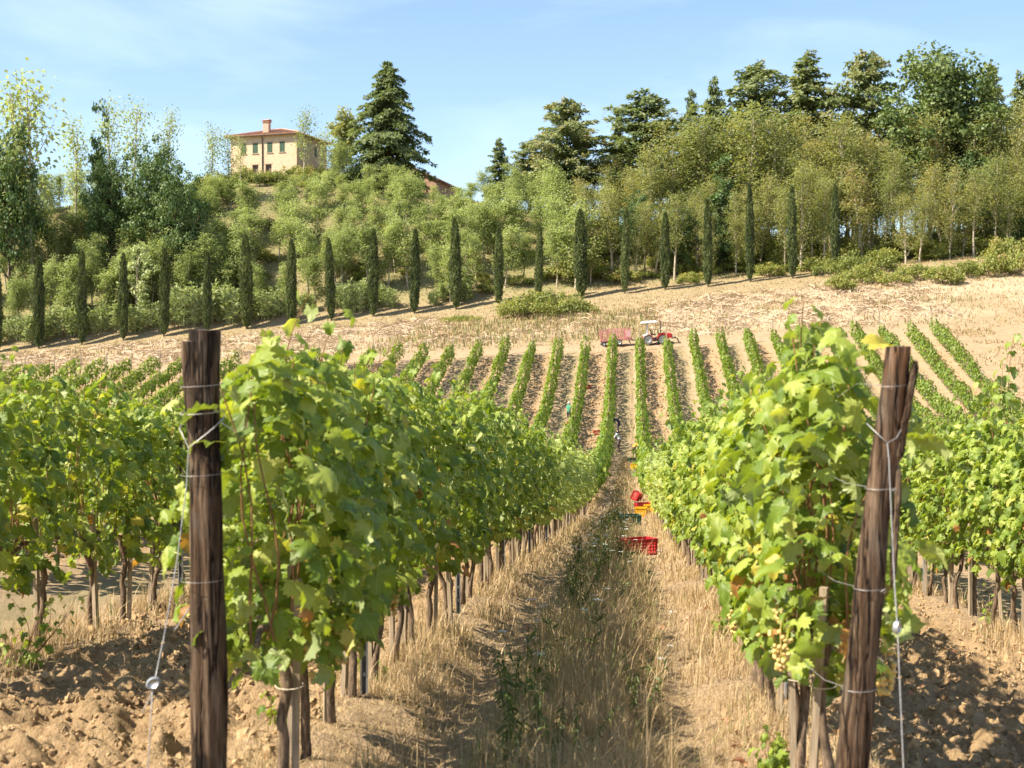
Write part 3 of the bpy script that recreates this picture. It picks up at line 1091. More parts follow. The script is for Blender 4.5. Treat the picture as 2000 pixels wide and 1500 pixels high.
for i in range(-25, 12):
    X = rowx(i)
    y1 = (140.5 + X * SA) / CA + float(rng.normal(0, 0.4))
    if i in (-1, 0):
        y0 = 58
    elif i == -2:
        y0 = 22
    elif i == 1:
        y0 = 24
    elif -6 <= i <= 5:
        y0 = 14
    else:
        y0 = 70 if i > -14 else 95
    t = thing('vine_row', row_label(i), 'vine row', (X, y1, gz(X, y1)), 0, 1, 'vine rows running up the far slope')
    P, R, S, C = far_row_leaves(X, y0, y1, 700 + i)
    org = np.array([X, y1, gz(X, y1)])
    g = Geo()
    near = P[:, 1] < 75
    g.inst(L6V, L6F, P[near] - org, R[near], S[near], C[near])
    g.inst(C4V * np.array([1.3, 1, 1]), C4F, P[~near] - org, R[~near], S[~near], C[~near])
    obj('foliage', g.build('foliage', MAT['vine_leaf_far']), t, kind='stuff')
    g = Geo()
    ys = np.arange(y0 + 0.4, y1, VSP if i in (-1, 0) else VSP * 1.5)
    for yy in ys:
        zz = float(H0(X, yy))
        g.tube(np.array([(0, yy, zz - 0.1), (0.02, yy + 0.03, zz + 0.5), (0, yy, zz + 0.95)]) + np.array([0, 0, 0]) - np.array([0, y1, org[2]]), [0.03, 0.025, 0.03], 4, cap=False)
    obj('trunks', g.build('trunks', MAT['vine_bark']), t, kind='stuff')
    for yy in np.arange(y1 - 4.8, max(y0, 84), -4.8):
        obj('post', FARPOST, t, loc=(0, yy - y1, float(H0(X, yy)) - org[2]))
    obj('post', ENDPOST, t, loc=(0, 0.5, gz(X, y1 + 0.5) - org[2]), rot=(-0.12, 0, 0))

# ------------------------------------------------------------------ wooden end posts with their wires
def ring(cx, cy, z, rx_, ry_, tilt=0.0, n=33):
    th = np.linspace(0, 2 * math.pi, n)
    return np.stack([cx + rx_ * np.cos(th), cy + ry_ * np.sin(th), z + tilt * np.sin(th + 0.6)], -1)


def post_surface(path, rad_fn, k=44, seed=0, top_r=0.0):
    """bark-less chestnut post: rings of k points with lengthwise grooves"""
    r = np.random.default_rng(seed)
    n = len(path)
    th = np.arange(k) / k * 2 * math.pi
    V = []
    for j, (x, y, z) in enumerate(path):
        gr = 0.09 * (fbm(np.cos(th) * 4 + 9, np.sin(th) * 4 + z * 0.45 + 3, seed, 3) - 0.5) * 2 - 0.10 * np.clip(1 - np.abs(fbm(np.cos(th) * 2.5 + 1, np.sin(th) * 2.5 + z * 0.35 + 7, seed + 4, 2) - 0.5) / 0.035, 0, 1) + 0.10 * (fbm(np.cos(th) * 2 + 3, np.sin(th) * 2 + z * 2.2, seed + 9, 2) - 0.5)
        rr = rad_fn(th, j / (n - 1)) * (1 + gr) * (1 + 0.16 * (float(vnoise(z * 4.0, 1.5, seed)) - 0.5) + 0.22 * (fbm(np.cos(th) * 1.3 + 2, np.sin(th) * 1.3 + z * 3.4, seed + 2, 2) - 0.5))
        V.append(np.stack([x + rr * np.cos(th), y + rr * np.sin(th), np.full(k, z)], -1))
    V = np.array(V)
    i = np.arange(n - 1)[:, None] * k
    j = np.arange(k)[None]
    j2 = (j + 1) % k
    F = np.stack([i + j, i + j2, i + k + j2, i + k + j], -1).reshape(-1, 4)
    return V, F


PY = 5.65
PX1, PX2 = rowx(-1) - 0.035, rowx(0) - 0.05
# left post: two stems grown together, the thinner one cut a hand lower
zb = gz(PX1, PY)
t = thing('end_post', 'dark brown wooden end post with a stepped twin top, left of the grass path', 'end post', (PX1, PY, zb), group='wooden end posts of the front rows')
topz = 0.215 - zb
n = 90
zz = np.linspace(-0.3, topz, n)
lean = -0.008 * zz
path = np.stack([0.012 + lean * 1.0 + 0.006 * np.sin(zz * 3), 0.0 * zz, zz], -1)


def rad_a(th, u):
    return (0.057 + 0.015 * (1 - u)) * (1 + 0.05 * np.cos(2 * th + 1.0))


V, F = post_surface(path, rad_a, seed=3, k=64)
g = Geo()
g.add(V.reshape(-1, 3), F, 0.0)
kk = V.shape[1]
cap = np.vstack([V[-1], V[-1].mean(0)[None] + [0, 0, 0.004]])
g.add(cap, np.stack([np.arange(kk), (np.arange(kk) + 1) % kk, np.full(kk, kk)], -1), 1.0)
obj('shaft', g.build('shaft', MAT['post_dark'], True), t)
zz = np.linspace(-0.3, topz - 0.045, n)
path = np.stack([-0.018 - 0.036 * sstep(1.35, 2.1, zz) - 0.006 * zz, -0.012 + 0 * zz, zz], -1)


def rad_b(th, u):
    return 0.041 + 0.003 * (1 - u) + 0 * th


V, F = post_surface(path, rad_b, seed=8, k=32)
g = Geo()
g.add(V.reshape(-1, 3), F, 0.0)
kk = V.shape[1]
cap = np.vstack([V[-1], V[-1].mean(0)[None] + [0, 0, 0.004]])
g.add(cap, np.stack([np.arange(kk), (np.arange(kk) + 1) % kk, np.full(kk, kk)], -1), 1.0)
obj('side_stem', g.build('side_stem', MAT['post_dark'], True), t)


def wires(parent, specs, mat='wire_steel'):
    for nm, P, rad in specs:
        g = Geo()
        g.tube(np.array(P), rad * 0.6, 6)
        obj(nm, g.build(nm, MAT[mat], True), parent)


def y_of(px_y, d=5.62):
    """height above the post's foot of photo line px_y at distance d"""
    return (750 - px_y) / FPX * d - zb


cx = 0.0
loops = []
loops.append(('wire_loop', ring(-0.020, -0.005, y_of(752), 0.086, 0.076, 0.008), 0.0018))
loops.append(('wire_loop', ring(-0.020, -0.005, y_of(806), 0.086, 0.076, 0.010), 0.003))
loops.append(('wire_loop', ring(-0.020, -0.005, y_of(930), 0.086, 0.076, 0.006), 0.0016))
loops.append(('wire_loop', ring(-0.018, -0.005, y_of(1142), 0.087, 0.077, 0.004), 0.0016))
vb = y_of(877)
loops.append(('stay_loop', [(-0.100, 0.02, y_of(825)), (-0.098, -0.05, y_of(838)), (-0.068, -0.083, y_of(858)), (-0.048, -0.090, vb), (-0.01, -0.092, y_of(862)), (0.045, -0.068, y_of(838)), (0.078, -0.02, y_of(815))], 0.0042))
loops.append(('hook', [(0.078, -0.02, y_of(808)), (0.082, -0.05, y_of(818)), (0.075, -0.06, y_of(826)), (0.098, -0.06, y_of(834)), (0.125, -0.05, y_of(843))], 0.003))
disc_z = y_of(1345, 5.35)
loops.append(('stay_wire', [(-0.048, -0.090, vb), (-0.050, -0.11, y_of(950)), (-0.066, -0.18, y_of(1100, 5.5)), (-0.090, -0.26, y_of(1250, 5.4)), (-0.108, -0.31, disc_z + 0.02), (-0.112, -0.33, disc_z), (-0.115, -0.37, y_of(1500, 5.3)), (-0.118, -0.50, -0.05)], 0.0036))
loops.append(('wire_tail', [(-0.108, -0.33, disc_z - 0.02), (-0.125, -0.34, disc_z - 0.06), (-0.148, -0.34, disc_z - 0.11)], 0.0032))
loops.append(('splinter', [(-0.10, -0.10, y_of(1235)), (-0.07, -0.105, y_of(1215)), (-0.04, -0.11, y_of(1192))], 0.006))
wires(t, loops)
g = Geo()
th = np.linspace(0, 2 * math.pi, 25)[:-1]
for yy, rr in ((-0.012, 0.020), (-0.006, 0.026), (0.006, 0.026), (0.012, 0.020)):
    g.V.append(np.stack([rr * 0.95 * np.cos(th) + 0.25 * rr * np.sin(th), np.full(24, yy), rr * np.sin(th)], -1))
    g.R.append(np.zeros(24))
    g.LC.append(np.zeros((24, 3)))
q = np.arange(24)
for a in range(3):
    g.Q.append(np.stack([a * 24 + q, a * 24 + (q + 1) % 24, (a + 1) * 24 + (q + 1) % 24, (a + 1) * 24 + q], -1))
    g.QM.append(np.zeros(24, int))
g.n = 96
for a, c in ((0, -0.014), (3, 0.014)):
    g.V.append(np.array([[0, c, 0]]))
    g.R.append(np.zeros(1))
    g.LC.append(np.zeros((1, 3)))
    g.T.append(np.stack([a * 24 + q, a * 24 + (q + 1) % 24, np.full(24, g.n)], -1))
    g.TM.append(np.zeros(24, int))
    g.n += 1
DISC = g.build('wire_tensioner', MAT['galvanised'], True)
obj('wire_tensioner', DISC, t, loc=(-0.110, -0.33, disc_z), rot=(0, 0.35, 0.2), label='round grey tensioner on the stay wire')

# right post: leaning, with a split slab along its far side
zb = gz(PX2, PY)
t = thing('end_post', 'russet brown wooden end post with a split slab, leaning, right of the grass path', 'end post', (PX2, PY, zb), group='wooden end posts of the front rows')
topz = 0.142 - zb
zz = np.linspace(-0.3, topz, n)


def leanx(z):
    return -0.09 + 0.190 * (z / topz) ** 1.05


def leany(z):
    return -0.10 * z / topz


path = np.stack([leanx(np.maximum(zz, 0)) + 0.006 * np.sin(zz * 4), leany(zz), zz], -1)


def rad_c(th, u):
    return (0.041 + 0.016 * (1 - u) ** 0.8) * (1 + 0.07 * np.cos(2 * th + 0.4) + 0.05 * np.cos(3 * th))


V, F = post_surface(path, rad_c, seed=21, k=64)
g = Geo()
g.add(V.reshape(-1, 3), F, 0.0)
kk = V.shape[1]
cap = np.vstack([V[-1], V[-1].mean(0)[None] + [0, 0, 0.003]])
g.add(cap, np.stack([np.arange(kk), (np.arange(kk) + 1) % kk, np.full(kk, kk)], -1), 0.9)
obj('shaft', g.build('shaft', MAT['post_russet'], True), t)


def y_of(px_y, d=5.58):
    return (750 - px_y) / FPX * d - zb


def sliver(z0, z1, off0, off1, w0, w1, seed):
    m_ = 16
    u = np.linspace(0, 1, m_)
    z = z0 + (z1 - z0) * u
    P = np.stack([leanx(z) + off0 + (off1 - off0) * u ** 1.4, leany(z) - 0.02 + 0 * z, z], -1)
    g = Geo()
    r = np.random.default_rng(seed)
    g.tube(P, (w0 + (w1 - w0) * u) * np.interp(u, [0, 0.1, 0.9, 1], [0.25, 1, 1, 0.45]), 9, r=0.0, wob=1 + 0.4 * (r.random((m_, 9)) - 0.5))
    return g.build('split_slab', MAT['post_dark'])


obj('split_slab', sliver(y_of(905), y_of(706), 0.048, 0.075, 0.020, 0.017, 1), t)
obj('split_slab', sliver(y_of(1140), y_of(905), 0.078, 0.052, 0.012, 0.016, 2), t)
obj('split_slab', sliver(-0.2, y_of(1130), -0.040, -0.036, 0.030, 0.022, 3), t)
loops = []
for py, rr, tl in ((752, 0.0018, 0.006), (948, 0.0022, 0.006), (1142, 0.002, 0.004), (1338, 0.002, 0.003)):
    z = y_of(py)
    x = float(leanx(z))
    rad = 0.054 + 0.016 * (1 - z / topz)
    loops.append(('wire_loop', ring(x, float(leany(z)), z, rad, rad, tl), rr))
    loops.append(('trellis_end', [(x - rad * 0.8, float(leany(z)) + 0.02, z), (x - rad - 0.05, 0.08, z + 0.005), (x - rad - 0.10, 0.25, z - (0.05 if py == 752 else -0.03)), (x - rad - 0.08, 0.55, z)], 0.0018))
for py in (953, 1145):
    z = y_of(py)
    x = float(leanx(z)) + 0.03
    y = float(leany(z)) - 0.075
    loops.append(('staple', [(x, y + 0.01, z), (x, y - 0.014, z + 0.004), (x + 0.012, y - 0.016, z + 0.012), (x + 0.018, y - 0.01, z + 0.002), (x + 0.012, y + 0.012, z - 0.006)], 0.0028))
zv = y_of(862)
xv = float(leanx(zv))
yv = float(leany(zv))
loops.append(('stay_loop', [(xv - 0.068, yv + 0.02, y_of(826)), (xv - 0.062, yv - 0.03, y_of(832)), (xv - 0.03, yv - 0.064, y_of(850)), (xv - 0.006, yv - 0.070, zv), (xv + 0.03, yv - 0.06, y_of(852)), (xv + 0.058, yv - 0.03, y_of(832)), (xv + 0.066, yv + 0.02, y_of(824))], 0.0036))
dz_ = y_of(1214, 5.38)
loops.append(('stay_wire', [(xv - 0.006, yv - 0.070, zv), (xv - 0.003, yv - 0.085, y_of(890)), (xv + 0.002, yv - 0.11, y_of(1000)), (xv + 0.004, yv - 0.16, y_of(1120)), (xv + 0.004, yv - 0.22, dz_), (xv + 0.004, yv - 0.25, y_of(1290, 5.3)), (xv + 0.006, yv - 0.32, y_of(1480, 5.2)), (xv + 0.006, yv - 0.45, -0.05)], 0.0042))
wires(t, loops)
obj('wire_tensioner', DISC, t, loc=(xv + 0.002, yv - 0.22, dz_), rot=(0, -0.6, 0.9), scale=0.85, label='small blue-grey tensioner on the stay wire')

# ------------------------------------------------------------------ galvanised trellis posts and trellis wires of the front rows
g = Geo()
g.box((0, 0.012, 0.75), (0.052, 0.003, 1.9), m=1)
g.box((-0.026, -0.006, 0.75), (0.003, 0.034, 1.9))
g.box((0.026, -0.006, 0.75), (0.003, 0.034, 1.9))
g.box((-0.020, -0.0235, 0.75), (0.010, 0.003, 1.9))
g.box((0.020, -0.0235, 0.75), (0.010, 0.003, 1.9))
plain('shaded_zinc', (0.16, 0.165, 0.17), 0.6, 0.2, 14, metal=0.5)  # web coloured darker to imitate the shade inside the open channel
CHAN = g.build('channel', [MAT['galvanised'], MAT['shaded_zinc']])
g = Geo()
g.box((0, 0.009, 0), (0.014, 0.006, 0.022), rz=0.3)
HOOK = g.build('hook', MAT['white_paint'])
for row, ys in ((-1, np.arange(8.62, 57, 4.8)), (0, np.arange(9.3, 57, 4.8)), (-2, np.arange(8.45, 22, 4.8)), (1, (13.25, 18.05, 22.85))):
    for j, yy in enumerate(ys):
        X = rowx(row) + 0.05
        t = thing('trellis_post', f'galvanised steel trellis post, {ORD[j]} from near in {ROWTXT[row]}', 'trellis post', (X, float(yy), gz(X, yy)), 0.12, 1, 'steel trellis posts')
        obj('channel', CHAN, t, scale=(0.8, 0.9, 1.0))
        if yy < 20:
            for z in np.arange(0.12, 1.0, 0.125):
                obj('hook', HOOK, t, loc=(0, 0, z))
for row in (-2, -1, 0, 1):
    for hgt, nm in ((0.76, 'lower'), (1.22, 'middle'), (1.72, 'upper')):
        y0 = PY + 0.06 if row in (-1, 0) else 7.0
        ys = np.arange(y0, 58, 1.0)
        X = rowx(row) + (0.03 if hgt < 1 else 0.0)
        zs = H0(np.full(len(ys), X), ys) + 0.09 + hgt
        g = Geo()
        g.tube(np.stack([np.full(len(ys), X), ys, zs], -1), 0.0016, 5)
        obj('trellis_wire', g.build('trellis_wire', MAT['wire_steel']), label=f'{nm} steel trellis wire along {ROWTXT[row]}', cat='wire', group='trellis wires')

# ------------------------------------------------------------------ grass, straw and weeds of the path
def blades(g, X, Y, hgt, wid, col, bend=0.5, r=rng, z0=None):
    n = len(X)
    Z = (H(X, Y) if z0 is None else z0) - 0.01
    a = r.uniform(0, 2 * math.pi, n)
    d = np.stack([np.cos(a), np.sin(a)], -1)
    s = np.stack([-np.sin(a), np.cos(a)], -1)
    b = np.abs(r.normal(0, bend, n)) * hgt
    V = np.zeros((n, 5, 3))
    base = np.stack([X, Y, Z], -1)
    for k, (u, wk) in enumerate(((0, 1), (0.55, 0.75))):
        c = base.copy()
        c[:, :2] += d * (b * u ** 1.8)[:, None]
        c[:, 2] += hgt * u * (1 - 0.12 * u * (b / hgt))
        for m_, sg in enumerate((-1, 1)):
            V[:, 2 * k + m_] = c
            V[:, 2 * k + m_, :2] += s * (sg * wid * wk * 0.5)[:, None]
    c = base.copy()
    c[:, :2] += d * b[:, None]
    c[:, 2] += hgt * np.clip(1 - 0.25 * (b / hgt) ** 1.5, 0.1, 1)
    V[:, 4] = c
    F = np.array([(0, 1, 3), (0, 3, 2), (2, 3, 4)])
    FF = (F[None] + (np.arange(n) * 5)[:, None, None]).reshape(-1, 3)
    g.add(V.reshape(-1, 3), FF, np.repeat(col, 5))


ctr = (rowx(-1) + rowx(0)) / 2


def clear(X, Y):
    """grass trodden down round the picking crates"""
    k = np.ones(len(X), bool)
    for px, d in ((1247, 26.5), (1231, 44.0), (1258, 52.0), (1250, 64.0), (1240, 93.0), (1256, 55.5)):
        cx_, cy_ = at(px, d)
        k &= ~((np.abs(X - cx_ + 0.02) < 0.42) & (Y > cy_ - 0.06 * d) & (Y < cy_ + 0.5))
    return k


gd = Geo()
for (y0, y1, n, wd) in ((6.2, 9.5, 15000, 0.0042), (9.5, 14, 14000, 0.006), (14, 24, 14000, 0.009), (24, 45, 12000, 0.016), (45, 100, 9000, 0.03)):
    Y = rng.uniform(y0, y1, n)
    X = ctr + 0.08 + np.clip(rng.normal(0, 0.27, n), -0.52, 0.48)
    den = fbm(X * 2.2, Y * 1.6, 31, 3)
    keep = (den > 0.38) & clear(X, Y)
    X, Y, den = X[keep], Y[keep], den[keep]
    gn = fbm(X * 1.2 + 5, Y * 0.5, 33, 2)
    h = np.clip(rng.lognormal(math.log(0.155), 0.45, len(X)), 0.05, 0.55) * (0.45 + 1.1 * den) * np.interp(Y, [6, 12, 25, 60], [0.9, 1.05, 1.1, 0.9])
    gshare = np.interp(Y, [6, 14, 18, 40, 60], [0.12, 0.13, 0.22, 0.25, 0.15]) * (0.5 + 1.2 * (X < ctr) * (Y < 45) + 0.4 * (gn > 0.5))
    c = np.where(rng.random(len(X)) < gshare, rng.uniform(0.0, 0.27, len(X)), rng.beta(2, 2.2, len(X)) * 0.66 + 0.30)
    blades(gd, X, Y, h, np.full(len(X), wd) * rng.uniform(0.7, 1.3, len(X)), c, 0.85)
obj('path_grass', gd.build('path_grass', MAT['grass_blade']), label='strip of tall half dry grass running down the middle of the path', cat='grass', kind='stuff')

gd = Geo()
# dry grass under the vines
for row in (-2, -1, 0, 1):
    for (y0, y1, n, wd) in ((6.2, 11, 4200, 0.005), (11, 20, 5200, 0.008), (20, 45, 4500, 0.015), (45, 100, 3500, 0.03)):
        Y = rng.uniform(y0, y1, n)
        X = rowx(row) + rng.normal(0, 0.24, n) + (0.16 if row == -1 else (-0.1 if row == 0 else 0))
        den = fbm(X * 1.8, Y * 1.1, 41, 3)
        keep = den > 0.42
        X, Y, den = X[keep], Y[keep], den[keep]
        h = np.clip(rng.lognormal(math.log(0.11), 0.45, len(X)), 0.03, 0.35) * (0.4 + 1.2 * den)
        c = np.where(rng.random(len(X)) < 0.06, rng.uniform(0.02, 0.25, len(X)), rng.beta(2.5, 2, len(X)) * 0.6 + 0.38)
        blades(gd, X, Y, h, np.full(len(X), wd) * rng.uniform(0.7, 1.3, len(X)), c, 0.7)
obj('dry_grass', gd.build('dry_grass', MAT['grass_blade']), label='straw coloured dead grass growing round the feet of the vines', cat='grass', kind='stuff')

gd = Geo()
# flattened straw litter on the wheel tracks
for (y0, y1, n, wd) in ((6.2, 10, 34000, 0.0042), (10, 18, 28000, 0.0065), (18, 40, 18000, 0.013), (40, 100, 8000, 0.03)):
    Y = rng.uniform(y0, y1, n)
    X = rng.uniform(rowx(-1) - 0.3, rowx(0) + 0.35, n)
    k = fbm(X * 2.5, Y * 1.8, 44, 3) > (0.28 + 0.18 * rng.random(n)) * (np.abs(X - rowx(-1) - 0.25) > 0.55)
    X, Y = X[k], Y[k]
    h = rng.uniform(0.012, 0.065, len(X))
    c = rng.beta(1.6, 1.6, len(X)) * 0.72 + 0.30
    blades(gd, X, Y, h, np.full(len(X), wd), c, 2.4)
# a little straw and a few weeds between the clods
for (x0, x1) in ((rowx(-2), rowx(-1)), (rowx(0), rowx(1))):
    Y = rng.uniform(6.2, 20, 14000)
    X = rng.uniform(x0, x1, 14000)
    k = fbm(X * 1.4, Y * 1.2, 47, 2) > 0.40 + 0.2 * rng.random(len(X))
    X, Y = X[k], Y[k]
    blades(gd, X, Y, rng.uniform(0.015, 0.08, len(X)), np.full(len(X), 0.005), rng.beta(2.5, 2, len(X)) * 0.62 + 0.36, 1.6)
obj('straw_litter', gd.build('straw_litter', MAT['grass_blade']), label='flattened straw litter on the wheel tracks of the path', cat='straw', kind='stuff')

# wild carrot with white umbels
def carrot(seed):
    r = np.random.default_rng(seed)
    gs, gu = Geo(), Geo()
    n = int(r.integers(1, 4))
    for k in range(n):
        h = r.uniform(0.42, 0.72)
        tx, ty = r.normal(0, 0.10, 2)
        u = np.linspace(0, 1, 6)
        C = np.stack([tx * u ** 1.4, ty * u ** 1.4, h * u], -1)
        gs.tube(C, np.linspace(0.0035, 0.002, 6), 4, r=0.5, cap=False)
        nl = 9
        uu = r.uniform(0.05, 0.7, nl)
        PP = np.stack([np.interp(uu, u, C[:, q_]) for q_ in range(3)], -1)
        gs.inst(C4V * np.array([0.35, 1, 1]), C4F, PP, frames(r.normal(size=(nl, 3)), np.stack([r.normal(size=nl), r.normal(size=nl), np.full(nl, 0.5)], -1)), r.uniform(0.05, 0.12, nl), r.random(nl))
        m_ = 26
        rad = r.uniform(0.022, 0.04)
        a = r.uniform(0, 6.28, m_)
        q_ = np.sqrt(r.random(m_)) * rad
        PP = np.stack([C[-1, 0] + q_ * np.cos(a), C[-1, 1] + q_ * np.sin(a), C[-1, 2] + 0.012 - 0.25 * q_], -1)
        nr = np.stack([r.normal(0, 0.25, m_), r.normal(0, 0.25, m_), np.ones(m_)], -1)
        gu.inst(C4V * np.array([1.2, 1, 1]), C4F, PP, frames(nr, r.normal(size=(m_, 3))), r.uniform(0.010, 0.016, m_), r.random(m_))
    return gs.build('stem', MAT['weed_leaf']), gu.build('umbel', MAT['white_petal'])


CARROT = [carrot(60 + k) for k in range(6)]
for j in range(58):
    Y = float(rng.uniform(12.5, 44) if j > 8 else rng.uniform(8, 12.5))
    X = float(ctr + 0.05 + np.clip(rng.normal(-0.08, 0.30), -0.6, 0.5))
    if j % 9 == 0 and Y > 14:
        X = rowx(-1) + 0.5
    s_, u_ = CARROT[j % 6]
    spawn('wild_carrot', [('stem', s_, None), ('umbel', u_, None)], 'wild carrot with flat white flower heads in the grass of the path', 'wildflower', (X, Y, gz(X, Y) - 0.02), float(rng.uniform(0, 6)), float(rng.uniform(0.7, 1.1)), 'wild carrots in the path grass')


def weed(seed, h, nst, leafs, mat='weed_leaf', lw=0.35, ls=(0.04, 0.09)):
    r = np.random.default_rng(seed)
    gs, gl = Geo(), Geo()
    for k in range(nst):
        hh = h * r.uniform(0.7, 1.05)
        tx, ty = r.normal(0, 0.09 * h / 0.5, 2)
        u = np.linspace(0, 1, 7)
        C = np.stack([tx * u ** 1.3, ty * u ** 1.3, hh * u], -1) + np.array([r.normal(0, 0.03), r.normal(0, 0.03), 0])
        gs.tube(C, np.linspace(0.005, 0.002, 7), 5, cap=False)
        uu = r.uniform(0.08, 1.0, leafs)
        PP = np.stack([np.interp(uu, u, C[:, q_]) for q_ in range(3)], -1)
        a = r.uniform(0, 6.28, leafs)
        gl.inst(C4V * np.array([lw, 1, 1]), C4F, PP, frames(np.stack([np.cos(a) * 0.5, np.sin(a) * 0.5, np.ones(leafs)], -1), np.stack([np.cos(a), np.sin(a), r.normal(0.5, 0.3, leafs)], -1)), r.uniform(*ls, leafs) * (1.15 - 0.5 * uu), r.random(leafs))
    return gs.build('stem', MAT[mat]), gl.build('leaves', MAT[mat])


WEED = [weed(80 + k, 0.55, 2, 46) for k in range(4)]
WEED2 = [weed(90 + k, 0.5, 6, 26, lw=0.22) for k in range(3)]
for j, (px, d, s) in enumerate(((1018, 7.6, 1.15), (1050, 7.9, 0.9), (1075, 7.3, 0.85), (1130, 7.4, 0.8), (1000, 8.6, 0.9), (1255, 8.0, 0.75), (1238, 9.0, 0.7), (985, 7.3, 0.8))):
    p = gp(px, d, -0.02)
    s_, l_ = WEED[j % 4]
    spawn('tall_weed', [('stem', s_, None), ('leaves', l_, 'stuff')], f'dark green upright weed in the near path grass, {ORD[j]} of the tall ones', 'weed', p, j * 1.3, s, 'tall green weeds near the camera')
order = sorted([o for o in COL.objects if o.name.startswith('tall_weed')], key=lambda o: col_of(o.location.x, o.location.y))
for k, o in enumerate(order):
    o['label'] = f'dark green upright weed in the near path grass, {ORD[k]} from the left'
for j in range(22):
    Y = float(rng.uniform(13, 48))
    X = float(ctr - 0.05 + np.clip(rng.normal(-0.10, 0.28), -0.55, 0.45))
    s_, l_ = WEED2[j % 3]
    spawn('bushy_weed', [('stem', s_, None), ('leaves', l_, 'stuff')], 'feathery grey-green weed among the dry grass of the path', 'weed', (X, Y, gz(X, Y) - 0.02), j * 0.9, float(rng.uniform(0.8, 1.25)), 'feathery weeds in the path grass')
plain('dock_seed', (0.12, 0.045, 0.03), 0.9, 0.3, 20)
DOCK = weed(99, 0.75, 2, 60, mat='dock_seed', lw=0.8, ls=(0.018, 0.03))
for (px, d, lab) in ((1192, 20.5, 'dark brown dock stalk standing in the grass left of the red crate'), (1088, 7.7, 'dark red-brown dock stalk low in the near grass of the path')):
    spawn('dock_plant', [('stem', DOCK[0], None), ('seed_head', DOCK[1], 'stuff')], lab, 'dock', gp(px, d, -0.03), px * 0.1, 1.0 if d > 10 else 0.6)

# young suckers at the feet of vines
def sucker(seed, n, spread, hgt):
    r = np.random.default_rng(seed)
    gs, gl = Geo(), Geo()
    for k in range(n):
        a = r.uniform(0, 6.28)
        e = np.array([math.cos(a) * spread * r.uniform(0.4, 1), math.sin(a) * spread * r.uniform(0.4, 1), hgt * r.uniform(0.5, 1)])
        C, LP, LR, LS, lcv = shoot_leaves(r, np.zeros(3), e, 9)
        gs.tube(C, np.linspace(0.004, 0.0015, len(C)), 4, cap=False)
        add_leaves(gl, LP, LR, LS * 0.62, lcv)
    return gs.build('stem', MAT['cane_bark']), gl.build('leaves', MAT['vine_leaf'])


for (px, d, n_, sp, hg, lab) in ((45, 9.6, 8, 0.40, 0.55, 'spreading bright green vine suckers on the tilled soil at the picture\'s left edge'),
                                (1515, 7.2, 5, 0.08, 0.26, 'small green sucker at the foot of a vine left of the leaning post'),
                                (545, 8.0, 2, 0.06, 0.3, 'tiny green sucker between trunks near the left end post'),
                                (1410, 12.5, 3, 0.12, 0.35, 'green weed tuft below the leaves of the row right of the path'),
                                (1945, 14.4, 3, 0.1, 0.45, 'green shoot among trunks of the second row right of the path'),
                                (735, 9.6, 2, 0.08, 0.3, 'small green sucker behind the first steel post left of the path')):
    s_, l_ = sucker(int(px), n_, sp, hg)
    spawn('vine_sucker', [('stem', s_, None), ('leaves', l_, 'stuff')], lab, 'vine sucker', gp(px, d, -0.01))

# fallen brown vine leaves
for j in range(46):
    row = int(rng.integers(0, 3))
    X = float((rng.uniform(-0.6, 0.55) + ctr, rowx(0) + rng.normal(-0.2, 0.25), rng.uniform(rowx(0), rowx(1)))[row])
    Y = float(rng.uniform(6.6, 15))
    tv, tf, lc = GL[j % 5]
    if j < 8:
        g = Geo()
        g.add(tv * np.array([0.8, 0.85, 1.6]), tf, (j % 4) / 3.0)
        FALL = globals().setdefault('FALL', []) + [g.build('fallen_leaf', MAT['fallen_leaf'], True)]
    obj('fallen_leaf', FALL[j % len(FALL)], loc=(X, Y, gz(X, Y) + 0.02), rot=(float(rng.normal(0, 0.5)), float(rng.normal(0, 0.5)), float(rng.uniform(0, 6))), scale=float(rng.uniform(0.05, 0.09)),
        label='curled brown vine leaf lying on the ground between the front rows', cat='fallen leaf', group='fallen vine leaves')

# ------------------------------------------------------------------ farmhouse and barn on the ridge
def hip_roof(W, Dp, hgt, over, rib=0.28):
    """corrugated tile roof: four slopes with ribs"""
    g = Geo()
    x, y = W / 2 + over, Dp / 2 + over
    rl = max(0.5, x - y)
    A = np.array([(-x, -y, 0), (x, -y, 0), (x, y, 0), (-x, y, 0), (-rl, 0, hgt), (rl, 0, hgt)])
    g.add(A, np.array([(0, 1, 5, 4), (2, 3, 4, 5)]), 0.5)
    g.add(A, np.array([(1, 2, 5), (3, 0, 4)]), 0.5)
    g.add(A + [0, 0, -0.10], np.array([(0, 3, 2, 1)]), 0.5)
    for a, b in ((0, 1), (1, 2), (2, 3), (3, 0)):
        g.add(np.array([A[a] + [0, 0, -0.1], A[b] + [0, 0, -0.1], A[b], A[a]]), np.array([(0, 1, 2, 3)]))
    # cover tiles: half-round rows running down the slopes
    for sgn in (-1, 1):
        for xx in np.arange(-x + rib / 2, x, rib):
            e = abs(xx)
            f = 1.0 if e <= rl else (x - e) / (x - rl)
            if f < 0.05:
                continue
            P = np.array([(xx, sgn * (y + 0.05), 0.03), (xx, sgn * y * (1 - f), hgt * f + 0.03)])
            g.tube(P, 0.075, 5, cap=True)
        for yy in np.arange(-y + rib / 2, y, rib):
            f = 1 - abs(yy) / y
            if f < 0.05:
                continue
            P = np.array([(sgn * (x + 0.05), yy, 0.03), (sgn * (x - (x - rl) * f), yy, hgt * f + 0.03)])
            g.tube(P, 0.075, 5, cap=True)
    for a, b in ((0, 4), (3, 4), (1, 5), (2, 5), (4, 5)):
        g.tube(np.array([A[a], A[b]]) + [0, 0, 0.05], 0.12, 6)
    return g.build('roof', MAT['terracotta'], False)


